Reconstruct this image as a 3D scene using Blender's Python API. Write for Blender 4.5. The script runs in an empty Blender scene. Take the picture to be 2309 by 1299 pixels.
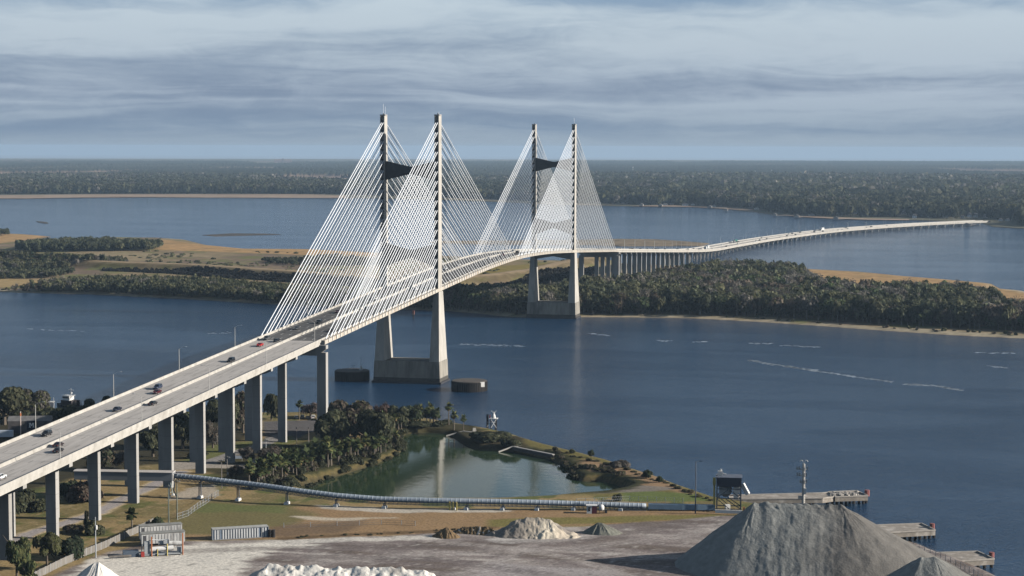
import bpy, bmesh, math, random
import numpy as np
from mathutils import Vector, Matrix

SC = bpy.context.scene
COL = SC.collection
R = math.radians

# ------------------------------------------------------------------ camera
FPX, PW, PH = 4225.25, 2309.0, 1299.0          # focal length and size of the photograph in its pixels
CAM = np.array([271.966, -974.589, 126.443])
YAW, PITCH, ROLL = -0.218083, -0.0745137, 0.0028010
_fw = np.array([math.sin(YAW) * math.cos(PITCH), math.cos(YAW) * math.cos(PITCH), math.sin(PITCH)])
_r0 = np.array([math.cos(YAW), -math.sin(YAW), 0.0])
_u0 = np.cross(_r0, _fw)
_rt = math.cos(ROLL) * _r0 + math.sin(ROLL) * _u0
_up = -math.sin(ROLL) * _r0 + math.cos(ROLL) * _u0
cam_data = bpy.data.cameras.new("camera")
cam = bpy.data.objects.new("camera", cam_data)
COL.objects.link(cam)
cam.matrix_world = Matrix(((_rt[0], _up[0], -_fw[0], CAM[0]), (_rt[1], _up[1], -_fw[1], CAM[1]),
                           (_rt[2], _up[2], -_fw[2], CAM[2]), (0, 0, 0, 1)))
cam_data.sensor_fit = 'HORIZONTAL'
cam_data.sensor_width = 36.0
cam_data.lens = 36.0 * FPX / PW
cam_data.clip_start = 1.0
cam_data.clip_end = 90000.0
SC.camera = cam
SC.render.resolution_x, SC.render.resolution_y = 1024, 576

# ------------------------------------------------------------------ light
SUN_EL, SUN_AZ = R(20.5), R(85.0)               # azimuth clockwise from +Y
sun_d = bpy.data.lights.new("sun", 'SUN')
sun = bpy.data.objects.new("sun", sun_d)
COL.objects.link(sun)
sun_d.energy = 5.0
sun_d.angle = R(0.53)
sun_d.color = (1.0, 0.93, 0.84)
_s = Vector((math.sin(SUN_AZ) * math.cos(SUN_EL), math.cos(SUN_AZ) * math.cos(SUN_EL), math.sin(SUN_EL)))
sun.rotation_euler = _s.to_track_quat('Z', 'Y').to_euler()
sun.location = (300, 0, 400)

world = bpy.data.worlds.new("World")
SC.world = world
world.use_nodes = True
wt = world.node_tree
wt.nodes.clear()
def wn(t, **k):
    n = wt.nodes.new(t)
    for a, b in k.items(): setattr(n, a, b)
    return n
def wmath(op, a, b=None, clamp=False):
    n = wn('ShaderNodeMath', operation=op, use_clamp=clamp)
    for i, v in enumerate((a, b)):
        if v is None: continue
        if isinstance(v, (int, float)): n.inputs[i].default_value = v
        else: wt.links.new(v, n.inputs[i])
    return n.outputs[0]
def wnoise(x, y, z, scale, detail, rough=0.55, dist=0.0):
    c = wn('ShaderNodeCombineXYZ')
    for i, v in enumerate((x, y, z)):
        if isinstance(v, (int, float)): c.inputs[i].default_value = v
        else: wt.links.new(v, c.inputs[i])
    n = wn('ShaderNodeTexNoise')
    n.inputs['Scale'].default_value = scale; n.inputs['Detail'].default_value = detail
    n.inputs['Roughness'].default_value = rough; n.inputs['Distortion'].default_value = dist
    wt.links.new(c.outputs[0], n.inputs['Vector'])
    return n.outputs['Fac']
def wramp(fac, pts):
    n = wn('ShaderNodeValToRGB')
    e = n.color_ramp.elements
    while len(e) > 1: e.remove(e[-1])
    for i, (p, c) in enumerate(pts):
        q = e[0] if i == 0 else e.new(p)
        q.position = p; q.color = (*c, 1)
    wt.links.new(fac, n.inputs[0])
    return n.outputs[0]
def wmix(f, a, b):
    n = wn('ShaderNodeMix', data_type='RGBA')
    if isinstance(f, (int, float)): n.inputs[0].default_value = f
    else: wt.links.new(f, n.inputs[0])
    for i, v in ((6, a), (7, b)):
        if isinstance(v, tuple): n.inputs[i].default_value = (*v, 1)
        else: wt.links.new(v, n.inputs[i])
    return n.outputs[2]
sky = wn('ShaderNodeTexSky', sky_type='NISHITA')
sky.sun_disc = False
sky.sun_elevation = SUN_EL
sky.sun_rotation = SUN_AZ
sky.altitude = 100
tc = wn('ShaderNodeTexCoord')
sx = wn('ShaderNodeSeparateXYZ')
wt.links.new(tc.outputs['Generated'], sx.inputs[0])
az = wmath('ARCTAN2', sx.outputs[0], sx.outputs[1])
el = wmath('MAXIMUM', sx.outputs[2], 0.0)
# streaks get longer and thinner towards the horizon, like a far cloud deck
els = wmath('POWER', wmath('ADD', el, 0.012), 0.62)
tilt = wmath('ADD', els, wmath('MULTIPLY', az, 0.008))
warp = wmath('MULTIPLY', wmath('SUBTRACT', wnoise(wmath('MULTIPLY', az, 7.0), wmath('MULTIPLY', el, 26.0), 3.3, 1.0, 3.0), 0.5), 0.05)
tiltw = wmath('ADD', tilt, warp)
n1 = wnoise(wmath('MULTIPLY', az, 3.2), wmath('MULTIPLY', tiltw, 17.0), 1.7, 1.0, 4.0, 0.5, 0.6)
n2 = wnoise(wmath('MULTIPLY', az, 10.0), wmath('MULTIPLY', tiltw, 58.0), 4.2, 1.0, 7.0, 0.62, 0.5)
n3 = wnoise(wmath('MULTIPLY', az, 22.0), wmath('MULTIPLY', el, 70.0), 9.1, 1.0, 8.0, 0.66, 1.2)
mixn = wmath('ADD', wmath('ADD', wmath('MULTIPLY', n1, 0.60), wmath('MULTIPLY', n2, 0.25)), wmath('MULTIPLY', n3, 0.15))
elr = wmath('MULTIPLY', el, 10.0)
lay = wramp(wmath('ADD', elr, wmath('MULTIPLY', warp, 2.2)), [(0.0, (.50,) * 3), (0.09, (.47,) * 3), (0.17, (.40,) * 3), (0.215, (.46,) * 3), (0.235, (.64,) * 3), (0.262, (.44,) * 3), (0.34, (.38,) * 3), (0.43, (.44,) * 3), (0.54, (.60,) * 3), (0.66, (.62,) * 3), (0.76, (.47,) * 3), (0.86, (.46,) * 3), (1.0, (.5,) * 3)])
mixn = wmath('ADD', mixn, wmath('MULTIPLY', wmath('SUBTRACT', lay, 0.5), 0.36))
#               # 0..1 over the lowest 5.7 degrees
dark = wramp(elr, [(0.0, (0.285, 0.35, 0.43)), (0.10, (0.195, 0.27, 0.375)), (0.30, (0.20, 0.265, 0.365)),
                   (0.55, (0.25, 0.325, 0.425)), (0.80, (0.24, 0.345, 0.475)), (1.0, (0.19, 0.32, 0.50))])
lite = wramp(elr, [(0.0, (0.305, 0.37, 0.445)), (0.12, (0.32, 0.395, 0.48)), (0.30, (0.40, 0.475, 0.565)),
                   (0.55, (0.45, 0.53, 0.605)), (0.80, (0.50, 0.59, 0.66)), (1.0, (0.52, 0.62, 0.69))])
band = wn('ShaderNodeMapRange'); band.interpolation_type = 'SMOOTHSTEP'
wt.links.new(mixn, band.inputs['Value'])
band.inputs['From Min'].default_value = 0.38; band.inputs['From Max'].default_value = 0.61
cloudc = wmix(band.outputs[0], dark, lite)
bgs = wn('ShaderNodeBackground'); bgs.inputs['Strength'].default_value = 0.05
wt.links.new(sky.outputs[0], bgs.inputs['Color'])
bgc = wn('ShaderNodeBackground'); bgc.inputs['Strength'].default_value = 0.80
wt.links.new(cloudc, bgc.inputs['Color'])
# the cloud deck covers the low sky; higher up it breaks open to clear sky
cov = wn('ShaderNodeMapRange'); cov.interpolation_type = 'SMOOTHSTEP'
wt.links.new(wmath('ADD', el, wmath('MULTIPLY', n1, 0.10)), cov.inputs['Value'])
cov.inputs['From Min'].default_value = 0.17; cov.inputs['From Max'].default_value = 0.30
cov.inputs['To Min'].default_value = 1.0; cov.inputs['To Max'].default_value = 0.10
mixs = wn('ShaderNodeMixShader')
wt.links.new(cov.outputs[0], mixs.inputs[0])
wt.links.new(bgs.outputs[0], mixs.inputs[1]); wt.links.new(bgc.outputs[0], mixs.inputs[2])
wo = wn('ShaderNodeOutputWorld')
wt.links.new(mixs.outputs[0], wo.inputs['Surface'])

SC.view_settings.view_transform = 'Standard'
SC.view_settings.look = 'None'
SC.view_settings.exposure = 0.42
SC.view_settings.gamma = 1.0
SC.cycles.max_bounces = 5
SC.cycles.diffuse_bounces = 0
SC.cycles.glossy_bounces = 3
SC.cycles.volume_bounces = 0
SC.cycles.use_denoising = True
# ------------------------------------------------------------------ helpers
rng = np.random.default_rng(7)
random.seed(7)

def G(px, py, z=0.0):
    """World point at height z that the photograph shows at pixel (px, py)."""
    d = _fw + _rt * (px - PW / 2) / FPX + _up * (PH / 2 - py) / FPX
    p = CAM + d * ((z - CAM[2]) / d[2])
    return np.array([p[0], p[1], z])

def GX(px, py, x):
    """World point of pixel (px, py) on the vertical plane X = x."""
    d = _fw + _rt * (px - PW / 2) / FPX + _up * (PH / 2 - py) / FPX
    return CAM + d * ((x - CAM[0]) / d[0])

class MB:
    """Collects shapes; build() links them as one mesh object."""
    def __init__(self): self.v = []; self.f = []; self.cur = 0; self.mi = []
    def add(self, vs, fs):
        o = len(self.v)
        self.v += [tuple(float(c) for c in p) for p in vs]
        self.f += [tuple(i + o for i in f) for f in fs]; self.mi += [self.cur] * len(fs)
        return self
    def slot(self, k): self.cur = k; return self
    def box(self, c, s, rz=0.0, taper=1.0):
        x, y, z = s[0] / 2, s[1] / 2, s[2] / 2
        ca, sa = math.cos(rz), math.sin(rz)
        vs = []
        for dz, k in ((-z, 1.0), (z, taper)):
            for dx, dy in ((-x, -y), (x, -y), (x, y), (-x, y)):
                dx *= k; dy *= k
                vs.append((c[0] + dx * ca - dy * sa, c[1] + dx * sa + dy * ca, c[2] + dz))
        return self.add(vs, [(3, 2, 1, 0), (4, 5, 6, 7), (0, 1, 5, 4), (1, 2, 6, 5), (2, 3, 7, 6), (3, 0, 4, 7)])
    def frustum(self, lo, hi):
        """lo, hi: lists of 4 corner points (counter-clockwise from above)."""
        return self.add(list(lo) + list(hi), [(3, 2, 1, 0), (4, 5, 6, 7), (0, 1, 5, 4), (1, 2, 6, 5), (2, 3, 7, 6), (3, 0, 4, 7)])
    def prism(self, poly, y0, y1, axis='y'):
        n = len(poly)
        if axis == 'y': vs = [(a, y0, b) for a, b in poly] + [(a, y1, b) for a, b in poly]
        elif axis == 'x': vs = [(y0, a, b) for a, b in poly] + [(y1, a, b) for a, b in poly]
        else: vs = [(a, b, y0) for a, b in poly] + [(a, b, y1) for a, b in poly]
        fs = [tuple(range(n - 1, -1, -1)), tuple(range(n, 2 * n))]
        fs += [(i, (i + 1) % n, n + (i + 1) % n, n + i) for i in range(n)]
        return self.add(vs, fs)
    def beam(self, a, b, w, h=None, up=(0, 0, 1)):
        a, b = Vector(a), Vector(b); h = h or w
        d = (b - a).normalized(); u = Vector(up)
        if abs(d.dot(u)) > 0.98: u = Vector((1, 0, 0))
        s = d.cross(u).normalized() * (w / 2); t = s.cross(d).normalized() * (h / 2)
        vs = [p + k for p in (a, b) for k in (-s - t, s - t, s + t, -s + t)]
        return self.add(vs, [(3, 2, 1, 0), (4, 5, 6, 7), (0, 1, 5, 4), (1, 2, 6, 5), (2, 3, 7, 6), (3, 0, 4, 7)])
    def tube(self, pts, r, n=8, caps=True):
        pts = [Vector(p) for p in pts]; rs = r if isinstance(r, (list, tuple)) else [r] * len(pts)
        vs, fs = [], []
        for i, p in enumerate(pts):
            d = (pts[min(i + 1, len(pts) - 1)] - pts[max(i - 1, 0)]).normalized()
            u = Vector((0, 0, 1)) if abs(d.z) < 0.95 else Vector((1, 0, 0))
            s = d.cross(u).normalized(); t = s.cross(d).normalized()
            for k in range(n):
                a = 2 * math.pi * k / n
                vs.append(p + s * math.cos(a) * rs[i] + t * math.sin(a) * rs[i])
        for i in range(len(pts) - 1):
            for k in range(n):
                fs.append((i * n + k, i * n + (k + 1) % n, (i + 1) * n + (k + 1) % n, (i + 1) * n + k))
        if caps: fs += [tuple(range(n - 1, -1, -1)), tuple((len(pts) - 1) * n + k for k in range(n))]
        return self.add(vs, fs)
    def lathe(self, c, prof, n=16):
        """prof: (radius, z) from bottom to top about the vertical through c."""
        vs = [(c[0] + r * math.cos(2 * math.pi * k / n), c[1] + r * math.sin(2 * math.pi * k / n), c[2] + z) for r, z in prof for k in range(n)]
        fs = [(i * n + k, i * n + (k + 1) % n, (i + 1) * n + (k + 1) % n, (i + 1) * n + k) for i in range(len(prof) - 1) for k in range(n)]
        fs += [tuple(range(n - 1, -1, -1)), tuple((len(prof) - 1) * n + k for k in range(n))]
        return self.add(vs, fs)
    def sweep(self, sec, path, caps=True):
        """sec: closed polygon of (offset to the right, height); path: (x, y, z) points."""
        P = [Vector(p) for p in path]; n = len(sec); vs, fs = [], []
        for i, p in enumerate(P):
            d = P[min(i + 1, len(P) - 1)] - P[max(i - 1, 0)]
            d.z = 0; d.normalize(); s = Vector((d.y, -d.x, 0))
            for a, b in sec: vs.append(p + s * a + Vector((0, 0, b)))
        for i in range(len(P) - 1):
            for k in range(n):
                fs.append((i * n + k, (i + 1) * n + k, (i + 1) * n + (k + 1) % n, i * n + (k + 1) % n))
        if caps: fs += [tuple(range(n)), tuple((len(P) - 1) * n + k for k in range(n - 1, -1, -1))]
        return self.add(vs, fs)
    def build(self, name, mat, parent=None, smooth=False, loc=None):
        me = bpy.data.meshes.new(name)
        me.from_pydata(self.v, [], self.f)
        me.update()
        if isinstance(mat, (list, tuple)):
            for m in mat: me.materials.append(m)
            me.polygons.foreach_set('material_index', self.mi); mat = None
        return link(name, me, mat, parent, smooth, loc)

def link(name, me, mat, parent=None, smooth=False, loc=None):
    if mat is not None: me.materials.append(mat)
    if smooth: me.polygons.foreach_set('use_smooth', [True] * len(me.polygons))
    o = bpy.data.objects.new(name, me)
    COL.objects.link(o)
    if parent is not None: o.parent = parent
    if loc is not None: o.location = loc
    return o

def arrays(name, V, F, mat, parent=None, smooth=False, fcol=None, vcol=None, loc=None):
    """Mesh object from numpy vertices (N,3) and quads or triangles (M,k)."""
    me = bpy.data.meshes.new(name)
    V = np.ascontiguousarray(V, np.float32); F = np.ascontiguousarray(F, np.int32)
    m, k = F.shape
    me.vertices.add(len(V)); me.vertices.foreach_set('co', V.ravel())
    me.loops.add(m * k); me.loops.foreach_set('vertex_index', F.ravel())
    me.polygons.add(m); me.polygons.foreach_set('loop_start', np.arange(0, m * k, k, dtype=np.int32))
    me.update(calc_edges=True)
    for dom, c in (('FACE', fcol), ('POINT', vcol)):
        if c is not None:
            a = me.attributes.new('Col', 'FLOAT_COLOR', dom)
            c4 = np.ones((len(c), 4), np.float32); c4[:, :c.shape[1]] = c
            a.data.foreach_set('color', c4.ravel())
    return link(name, me, mat, parent, smooth, loc)

def tag(o, label, cat, group=None, kind=None):
    o['label'] = label; o['category'] = cat
    if group: o['group'] = group
    if kind: o['kind'] = kind
    return o
def thing(name, label, cat, loc=(0, 0, 0), rz=0.0, group=None):
    o = bpy.data.objects.new(name, None); COL.objects.link(o)
    o.empty_display_size = 0.5
    o.location = tuple(float(c) for c in loc); o.rotation_euler = (0, 0, rz)
    return tag(o, label, cat, group)
def struct(o):
    o['kind'] = 'structure'; return o
KIDS = {}
def copy_tree(o, loc, rz=0.0, label=None, group=None, scale=None, parent=None):
    """A copy of a thing with copies of its parts and sub-parts (mesh data shared)."""
    if o.name not in KIDS: KIDS[o.name] = list(o.children)
    c = o.copy(); COL.objects.link(c)
    if parent is not None: c.parent = parent
    else:
        c.location = tuple(float(k) for k in loc); c.rotation_euler = (0, 0, rz)
        if scale: c.scale = (scale, scale, scale) if isinstance(scale, (int, float)) else scale
    if label: c['label'] = label
    if group: c['group'] = group
    for ch in KIDS[o.name]: copy_tree(ch, None, parent=c)
    return c

def lin(r, g, b):
    """sRGB 0..255 to linear."""
    return tuple(((v / 255) / 12.92 if v / 255 <= 0.04045 else ((v / 255 + 0.055) / 1.055) ** 2.4) for v in (r, g, b))

# ------------------------------------------------------------------ materials
MATS = {}
def M(name, base=(0.5, 0.5, 0.5), rough=0.8, var=0.18, scale=0.6, stretch=(1, 1, 1), bump=0.0, bscale=None,
      metal=0.0, attr=False, spec=0.3, second=None, sec_scale=0.15, sec_lo=0.5, sec_hi=0.62, objrand=0.0, emit=None):
    """Procedural material: base (or the Col attribute) varied by fine noise, an optional second colour in patches."""
    if name in MATS: return MATS[name]
    m = bpy.data.materials.new(name); m.use_nodes = True
    nt = m.node_tree; N = nt.nodes; L = nt.links
    bs = N['Principled BSDF']
    tcn = N.new('ShaderNodeTexCoord'); mp = N.new('ShaderNodeMapping')
    mp.inputs['Scale'].default_value = stretch
    L.new(tcn.outputs['Object'], mp.inputs[0])
    def noise(sc, det=5.0, rough_=0.6):
        n = N.new('ShaderNodeTexNoise'); n.inputs['Scale'].default_value = sc; n.inputs['Detail'].default_value = det
        n.inputs['Roughness'].default_value = rough_
        L.new(mp.outputs[0], n.inputs['Vector']); return n.outputs['Fac']
    if attr:
        a = N.new('ShaderNodeAttribute'); a.attribute_name = 'Col'; col = a.outputs['Color']
    else:
        c = N.new('ShaderNodeRGB'); c.outputs[0].default_value = (*base, 1); col = c.outputs[0]
    def mix(f, a, b, blend='MIX'):
        n = N.new('ShaderNodeMix'); n.data_type = 'RGBA'; n.blend_type = blend
        if isinstance(f, (int, float)): n.inputs[0].default_value = f
        else: L.new(f, n.inputs[0])
        L.new(a, n.inputs[6])
        if isinstance(b, tuple): n.inputs[7].default_value = (*b, 1)
        else: L.new(b, n.inputs[7])
        return n.outputs[2]
    def rng_(f, a, b, lo, hi):
        n = N.new('ShaderNodeMapRange'); L.new(f, n.inputs['Value'])
        n.inputs['From Min'].default_value = a; n.inputs['From Max'].default_value = b
        n.inputs['To Min'].default_value = lo; n.inputs['To Max'].default_value = hi
        return n.outputs[0]
    if second:
        col = mix(rng_(noise(sec_scale, 6.0), sec_lo, sec_hi, 0, 1), col, second)
    if var > 0:
        g = rng_(noise(scale), 0.3, 0.7, 1 - var, 1 + var)
        cc = N.new('ShaderNodeCombineColor')
        for i in range(3): L.new(g, cc.inputs[i])
        col = mix(1.0, col, cc.outputs[0], 'MULTIPLY')
    if objrand > 0:
        oi = N.new('ShaderNodeObjectInfo')
        g = rng_(oi.outputs['Random'], 0, 1, 1 - objrand, 1 + objrand)
        cc = N.new('ShaderNodeCombineColor')
        for i in range(3): L.new(g, cc.inputs[i])
        col = mix(1.0, col, cc.outputs[0], 'MULTIPLY')
    L.new(col, bs.inputs['Base Color'])
    bs.inputs['Roughness'].default_value = rough
    bs.inputs['Metallic'].default_value = metal
    bs.inputs['Specular IOR Level'].default_value = spec
    if emit:
        bs.inputs['Emission Color'].default_value = (*emit[:3], 1); bs.inputs['Emission Strength'].default_value = emit[3]
    if bump > 0:
        b = N.new('ShaderNodeBump'); b.inputs['Distance'].default_value = bump
        b.inputs['Strength'].default_value = 1.0
        L.new(noise(bscale or scale * 3), b.inputs['Height']); L.new(b.outputs[0], bs.inputs['Normal'])
    MATS[name] = m
    return m

# ------------------------------------------------------------------ numpy noise and polygons
def vnoise(x, y, seed=0):
    xi = np.floor(x).astype(np.int64); yi = np.floor(y).astype(np.int64)
    xf = x - xi; yf = y - yi
    u = xf * xf * (3 - 2 * xf); v = yf * yf * (3 - 2 * yf)
    def h(a, b):
        n = (a * 374761393 + b * 668265263 + seed * 974634777) & 0xFFFFFFFF
        n = ((n ^ (n >> 13)) * 1274126177) & 0xFFFFFFFF
        return ((n ^ (n >> 16)) & 0xFFFF) / 65535.0
    return (h(xi, yi) * (1 - u) + h(xi + 1, yi) * u) * (1 - v) + (h(xi, yi + 1) * (1 - u) + h(xi + 1, yi + 1) * u) * v
def fbm(x, y, seed=0, octv=4):
    t = 0; a = 0.5; s = 0
    for k in range(octv):
        t = t + a * vnoise(x * 2 ** k, y * 2 ** k, seed + k * 17); s += a; a *= 0.5
    return t / s
def inside(X, Y, poly):
    c = np.zeros(X.shape, bool); n = len(poly)
    for i in range(n):
        x0, y0 = poly[i]; x1, y1 = poly[(i + 1) % n]
        if y0 == y1: continue
        k = ((y0 > Y) != (y1 > Y)) & (X < (x1 - x0) * (Y - y0) / (y1 - y0) + x0)
        c ^= k
    return c
def pdist(X, Y, pts, closed=True):
    d = np.full(X.shape, 1e9); n = len(pts)
    for i in range(n if closed else n - 1):
        x0, y0 = pts[i]; x1, y1 = pts[(i + 1) % n]
        dx, dy = x1 - x0, y1 - y0; L2 = dx * dx + dy * dy + 1e-9
        t = np.clip(((X - x0) * dx + (Y - y0) * dy) / L2, 0, 1)
        d = np.minimum(d, np.hypot(X - x0 - t * dx, Y - y0 - t * dy))
    return d
def sdist(X, Y, poly):
    d = pdist(X, Y, poly); return np.where(inside(X, Y, poly), d, -d)
def PG(pts, z=0.0):
    return [tuple(G(px, py, z)[:2]) for px, py in pts]
def sstep(a, b, x):
    t = np.clip((x - a) / (b - a), 0, 1); return t * t * (3 - 2 * t)
def grid_faces(nx, ny):
    i = np.arange(nx * ny).reshape(ny, nx)
    return np.stack([i[:-1, :-1], i[:-1, 1:], i[1:, 1:], i[1:, :-1]], -1).reshape(-1, 4)
# ------------------------------------------------------------------ water
def water_mat(name, base, rough, bumps, ripple_dark=None, streak=None):
    m = bpy.data.materials.new(name); m.use_nodes = True
    nt = m.node_tree; N = nt.nodes; L = nt.links; bs = N['Principled BSDF']
    tcn = N.new('ShaderNodeTexCoord')
    def noise(scale, stretch, rot=0.0, det=4.0, dist=0.0):
        mp = N.new('ShaderNodeMapping'); mp.inputs['Scale'].default_value = stretch; mp.inputs['Rotation'].default_value = (0, 0, rot)
        L.new(tcn.outputs['Object'], mp.inputs[0])
        n = N.new('ShaderNodeTexNoise'); n.inputs['Scale'].default_value = scale; n.inputs['Detail'].default_value = det
        n.inputs['Distortion'].default_value = dist
        L.new(mp.outputs[0], n.inputs['Vector']); return n.outputs['Fac']
    def mr(f, a, b, lo, hi):
        n = N.new('ShaderNodeMapRange'); n.interpolation_type = 'SMOOTHSTEP'; L.new(f, n.inputs['Value'])
        for k, v in zip(('From Min', 'From Max', 'To Min', 'To Max'), (a, b, lo, hi)): n.inputs[k].default_value = v
        return n.outputs[0]
    bs.inputs['Base Color'].default_value = (*base, 1)
    bs.inputs['IOR'].default_value = 1.33
    bs.inputs['Specular IOR Level'].default_value = 0.5
    bs.inputs['Roughness'].default_value = rough
    prev = None
    calm = mr(noise(0.004, (1.0, 3.2, 1), 0.25, 5.0, 0.8), 0.40, 0.62, 0.60, 1.0) if streak else None
    for (sc, st, rot, dist_) in bumps:
        b = N.new('ShaderNodeBump'); b.inputs['Distance'].default_value = dist_
        L.new(noise(sc, st, rot), b.inputs['Height'])
        if calm is not None: L.new(calm, b.inputs['Strength'])
        else: b.inputs['Strength'].default_value = 1.0
        if prev is not None: L.new(prev, b.inputs['Normal'])
        prev = b.outputs[0]
    L.new(prev, bs.inputs['Normal'])
    if streak:
        n = noise(0.011, (0.35, 2.2, 1), 0.28, 6.0, 1.5)
        fo = mr(n, 0.66, 0.74, 0.0, 0.5)
        mx = N.new('ShaderNodeMix'); mx.data_type = 'RGBA'
        L.new(fo, mx.inputs[0]); mx.inputs[6].default_value = (*base, 1); mx.inputs[7].default_value = (*streak, 1)
        L.new(mx.outputs[2], bs.inputs['Base Color'])
    MATS[name] = m
    return m
W_RIVER = water_mat('river_water', (0.010, 0.045, 0.106), 0.10,
                    [(0.10, (1, 1.3, 1), 0.3, 0.9), (0.42, (1, 1.5, 1), 0.5, 0.7), (1.2, (1, 1.3, 1), 0.2, 0.5)], streak=(0.03, 0.06, 0.10))
W_POND = water_mat('pond_water', (0.030, 0.052, 0.026), 0.05, [(0.25, (1, 1, 1), 0.3, 0.03), (1.2, (1, 1, 1), 0.0, 0.012)])
MB().add([(-9000, -1500, 0), (9000, -1500, 0), (9000, 9000, 0), (-9000, 9000, 0)], [(0, 1, 2, 3)]).build('river_water', W_RIVER)
struct(bpy.data.objects['river_water'])

mb = MB(); rf = random.Random(11)
for pts, dens in (([(1690, 812), (1730, 820), (1800, 830), (1850, 838)], .9), ([(1850, 838), (1930, 850), (2010, 861)], .5), ([(2040, 866), (2110, 870), (2168, 880)], .7), ([(1480, 768), (1515, 769)], .5), ([(1560, 771), (1590, 770)], .3), ([(1690, 774), (1740, 775)], .5), ([(1760, 779), (1850, 783)], .5), ([(1330, 752), (1372, 757)], .5),
                 ([(1040, 776), (1080, 777), (1180, 781)], .4), ([(2200, 795), (2290, 797)], .3), ([(60, 742), (200, 748)], .12), ([(2230, 825), (2270, 830)], .5), ([(470, 752), (520, 750)], .3)):
    for a, b in zip(pts[:-1], pts[1:]):
        n = int((b[0] - a[0]) * dens)
        for k in range(n):
            t = rf.random(); g = G(a[0] + (b[0] - a[0]) * t, a[1] + (b[1] - a[1]) * t + rf.gauss(0, .7), 0.03)
            l, w_, an = rf.uniform(.5, 2.6), rf.uniform(.25, .9), rf.uniform(-.25, .45)
            c_, s_ = math.cos(an), math.sin(an)
            mb.add([(g[0] + x * c_ - y * s_, g[1] + x * s_ + y * c_, .03) for x, y in ((-l, 0), (-l * .4, -w_), (l * .5, -w_ * .8), (l, 0), (l * .4, w_), (-l * .6, w_ * .7))], [(0, 1, 2, 3, 4, 5)])
o = mb.build('foam', M('foam', (.40, .46, .52), rough=.9, var=.2, scale=.5)); o['kind'] = 'stuff'; o['label'] = 'thin white foam lines drifting on the river'; o['category'] = 'foam'
# ------------------------------------------------------------------ near bank
SHORE = [(-700, -150), (-300, -170)] + PG([(0, 938), (200, 938), (300, 926), (430, 934), (560, 936), (700, 936), (800, 940), (950, 945), (1052, 962),
                 (1090, 968), (1170, 985), (1240, 1007), (1320, 1026), (1400, 1048), (1500, 1083), (1580, 1116), (1640, 1140), (1700, 1150)]) \
    + [(236, -338), (256, -362), (276, -381), (293, -408), (312, -450), (330, -560), (345, -760), (-700, -760)]
POND = PG([(650, 1104), (700, 1090), (780, 1068), (850, 1046), (900, 1024), (912, 1008), (903, 992), (915, 980), (960, 976), (1012, 980), (1045, 1002), (1075, 1014),
           (1150, 1018), (1180, 1024), (1240, 1036), (1268, 1050), (1290, 1076), (1312, 1086), (1350, 1085), (1390, 1093), (1418, 1106), (1395, 1119),
           (1350, 1128), (1250, 1136), (1100, 1141), (950, 1141), (800, 1136), (740, 1130), (690, 1116)], 0.3)
PONDL = 0.3
def land_h(X, Y):
    d = sdist(X, Y, SHORE); p = -sdist(X, Y, POND)
    hb = 2.3 + (4.5 - 2.3) * sstep(-250, -335, Y)
    w = 7.0 + 2.0 * sstep(-250, -330, Y)
    h = -1.2 + (hb + 1.2) * sstep(-2.0, w, d)
    hp = -1.5 + (hb + 1.5) * sstep(-3.0, 3.2 + 4.0 * sstep(-318, -345, Y), p)
    h = np.minimum(h, hp)
    h = h + (fbm(X / 14, Y / 14, 3) - 0.5) * 0.55 * sstep(0, 6, np.minimum(d, p)) + (fbm(X / 3, Y / 3, 5) - 0.5) * 0.18
    return h, d, p
gx = np.concatenate([np.linspace(-700, -262, 60), np.arange(-260, 352, 1.2)])
gy = np.concatenate([np.linspace(-760, -562, 40), np.arange(-560, -128, 1.2)])
X, Y = np.meshgrid(gx, gy)
Z, dS, dP = land_h(X, Y)
nA = fbm(X / 9, Y / 9, 11, 5); nB = fbm(X / 2.2, Y / 2.2, 12, 4); nC = fbm(X / 30, Y / 30, 13, 4)
Yd = fbm(X / 26, Y / 5.5, 21, 5); Ye = fbm(X / 9, Y / 2.4, 22, 4)
C = np.zeros(X.shape + (3,)); C[:] = lin(124, 112, 76)
def put(mask, col):
    m = np.clip(mask, 0, 1)[..., None]
    C[:] = C * (1 - m) + np.array(col) * m
def zone(pts, soft=2.0, jit=3.0, z=4.5, n=None):
    s = sdist(X, Y, PG(pts, z)) + ((nA if n is None else n) - 0.5) * 2 * jit
    return sstep(-soft, soft, s)
put(sstep(0.45, 0.62, nC), lin(150, 130, 92))
put(sstep(0.55, 0.68, nA), lin(96, 100, 58))
put(sstep(0.6, 0.72, nB) * 0.5, lin(165, 145, 110))
# darker woodland floor left of the bridge, park and lots by the river
put(zone([(-400, 1000), (0, 935), (250, 935), (560, 936), (560, 985), (400, 1040), (160, 1090), (0, 1130), (-400, 1200)], 3, 3, 3), lin(62, 58, 42))
put(zone([(430, 1062), (560, 1010), (760, 985), (900, 990), (900, 1024), (780, 1066), (650, 1108), (560, 1100)], 3, 3, 3), lin(74, 68, 44))
put(zone([(640, 1000), (740, 985), (760, 1000), (640, 1040), (560, 1046)], 3, 3, 3), lin(52, 58, 34))
put(zone([(592, 950), (735, 946), (735, 968), (700, 975), (660, 992), (596, 992)], 1, 0.5, 2.4), lin(100, 97, 96))
put(zone([(470, 1002), (590, 988), (660, 978), (662, 996), (560, 1012), (430, 1044), (400, 1046)], 2, 1, 3), lin(106, 108, 66))
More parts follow.
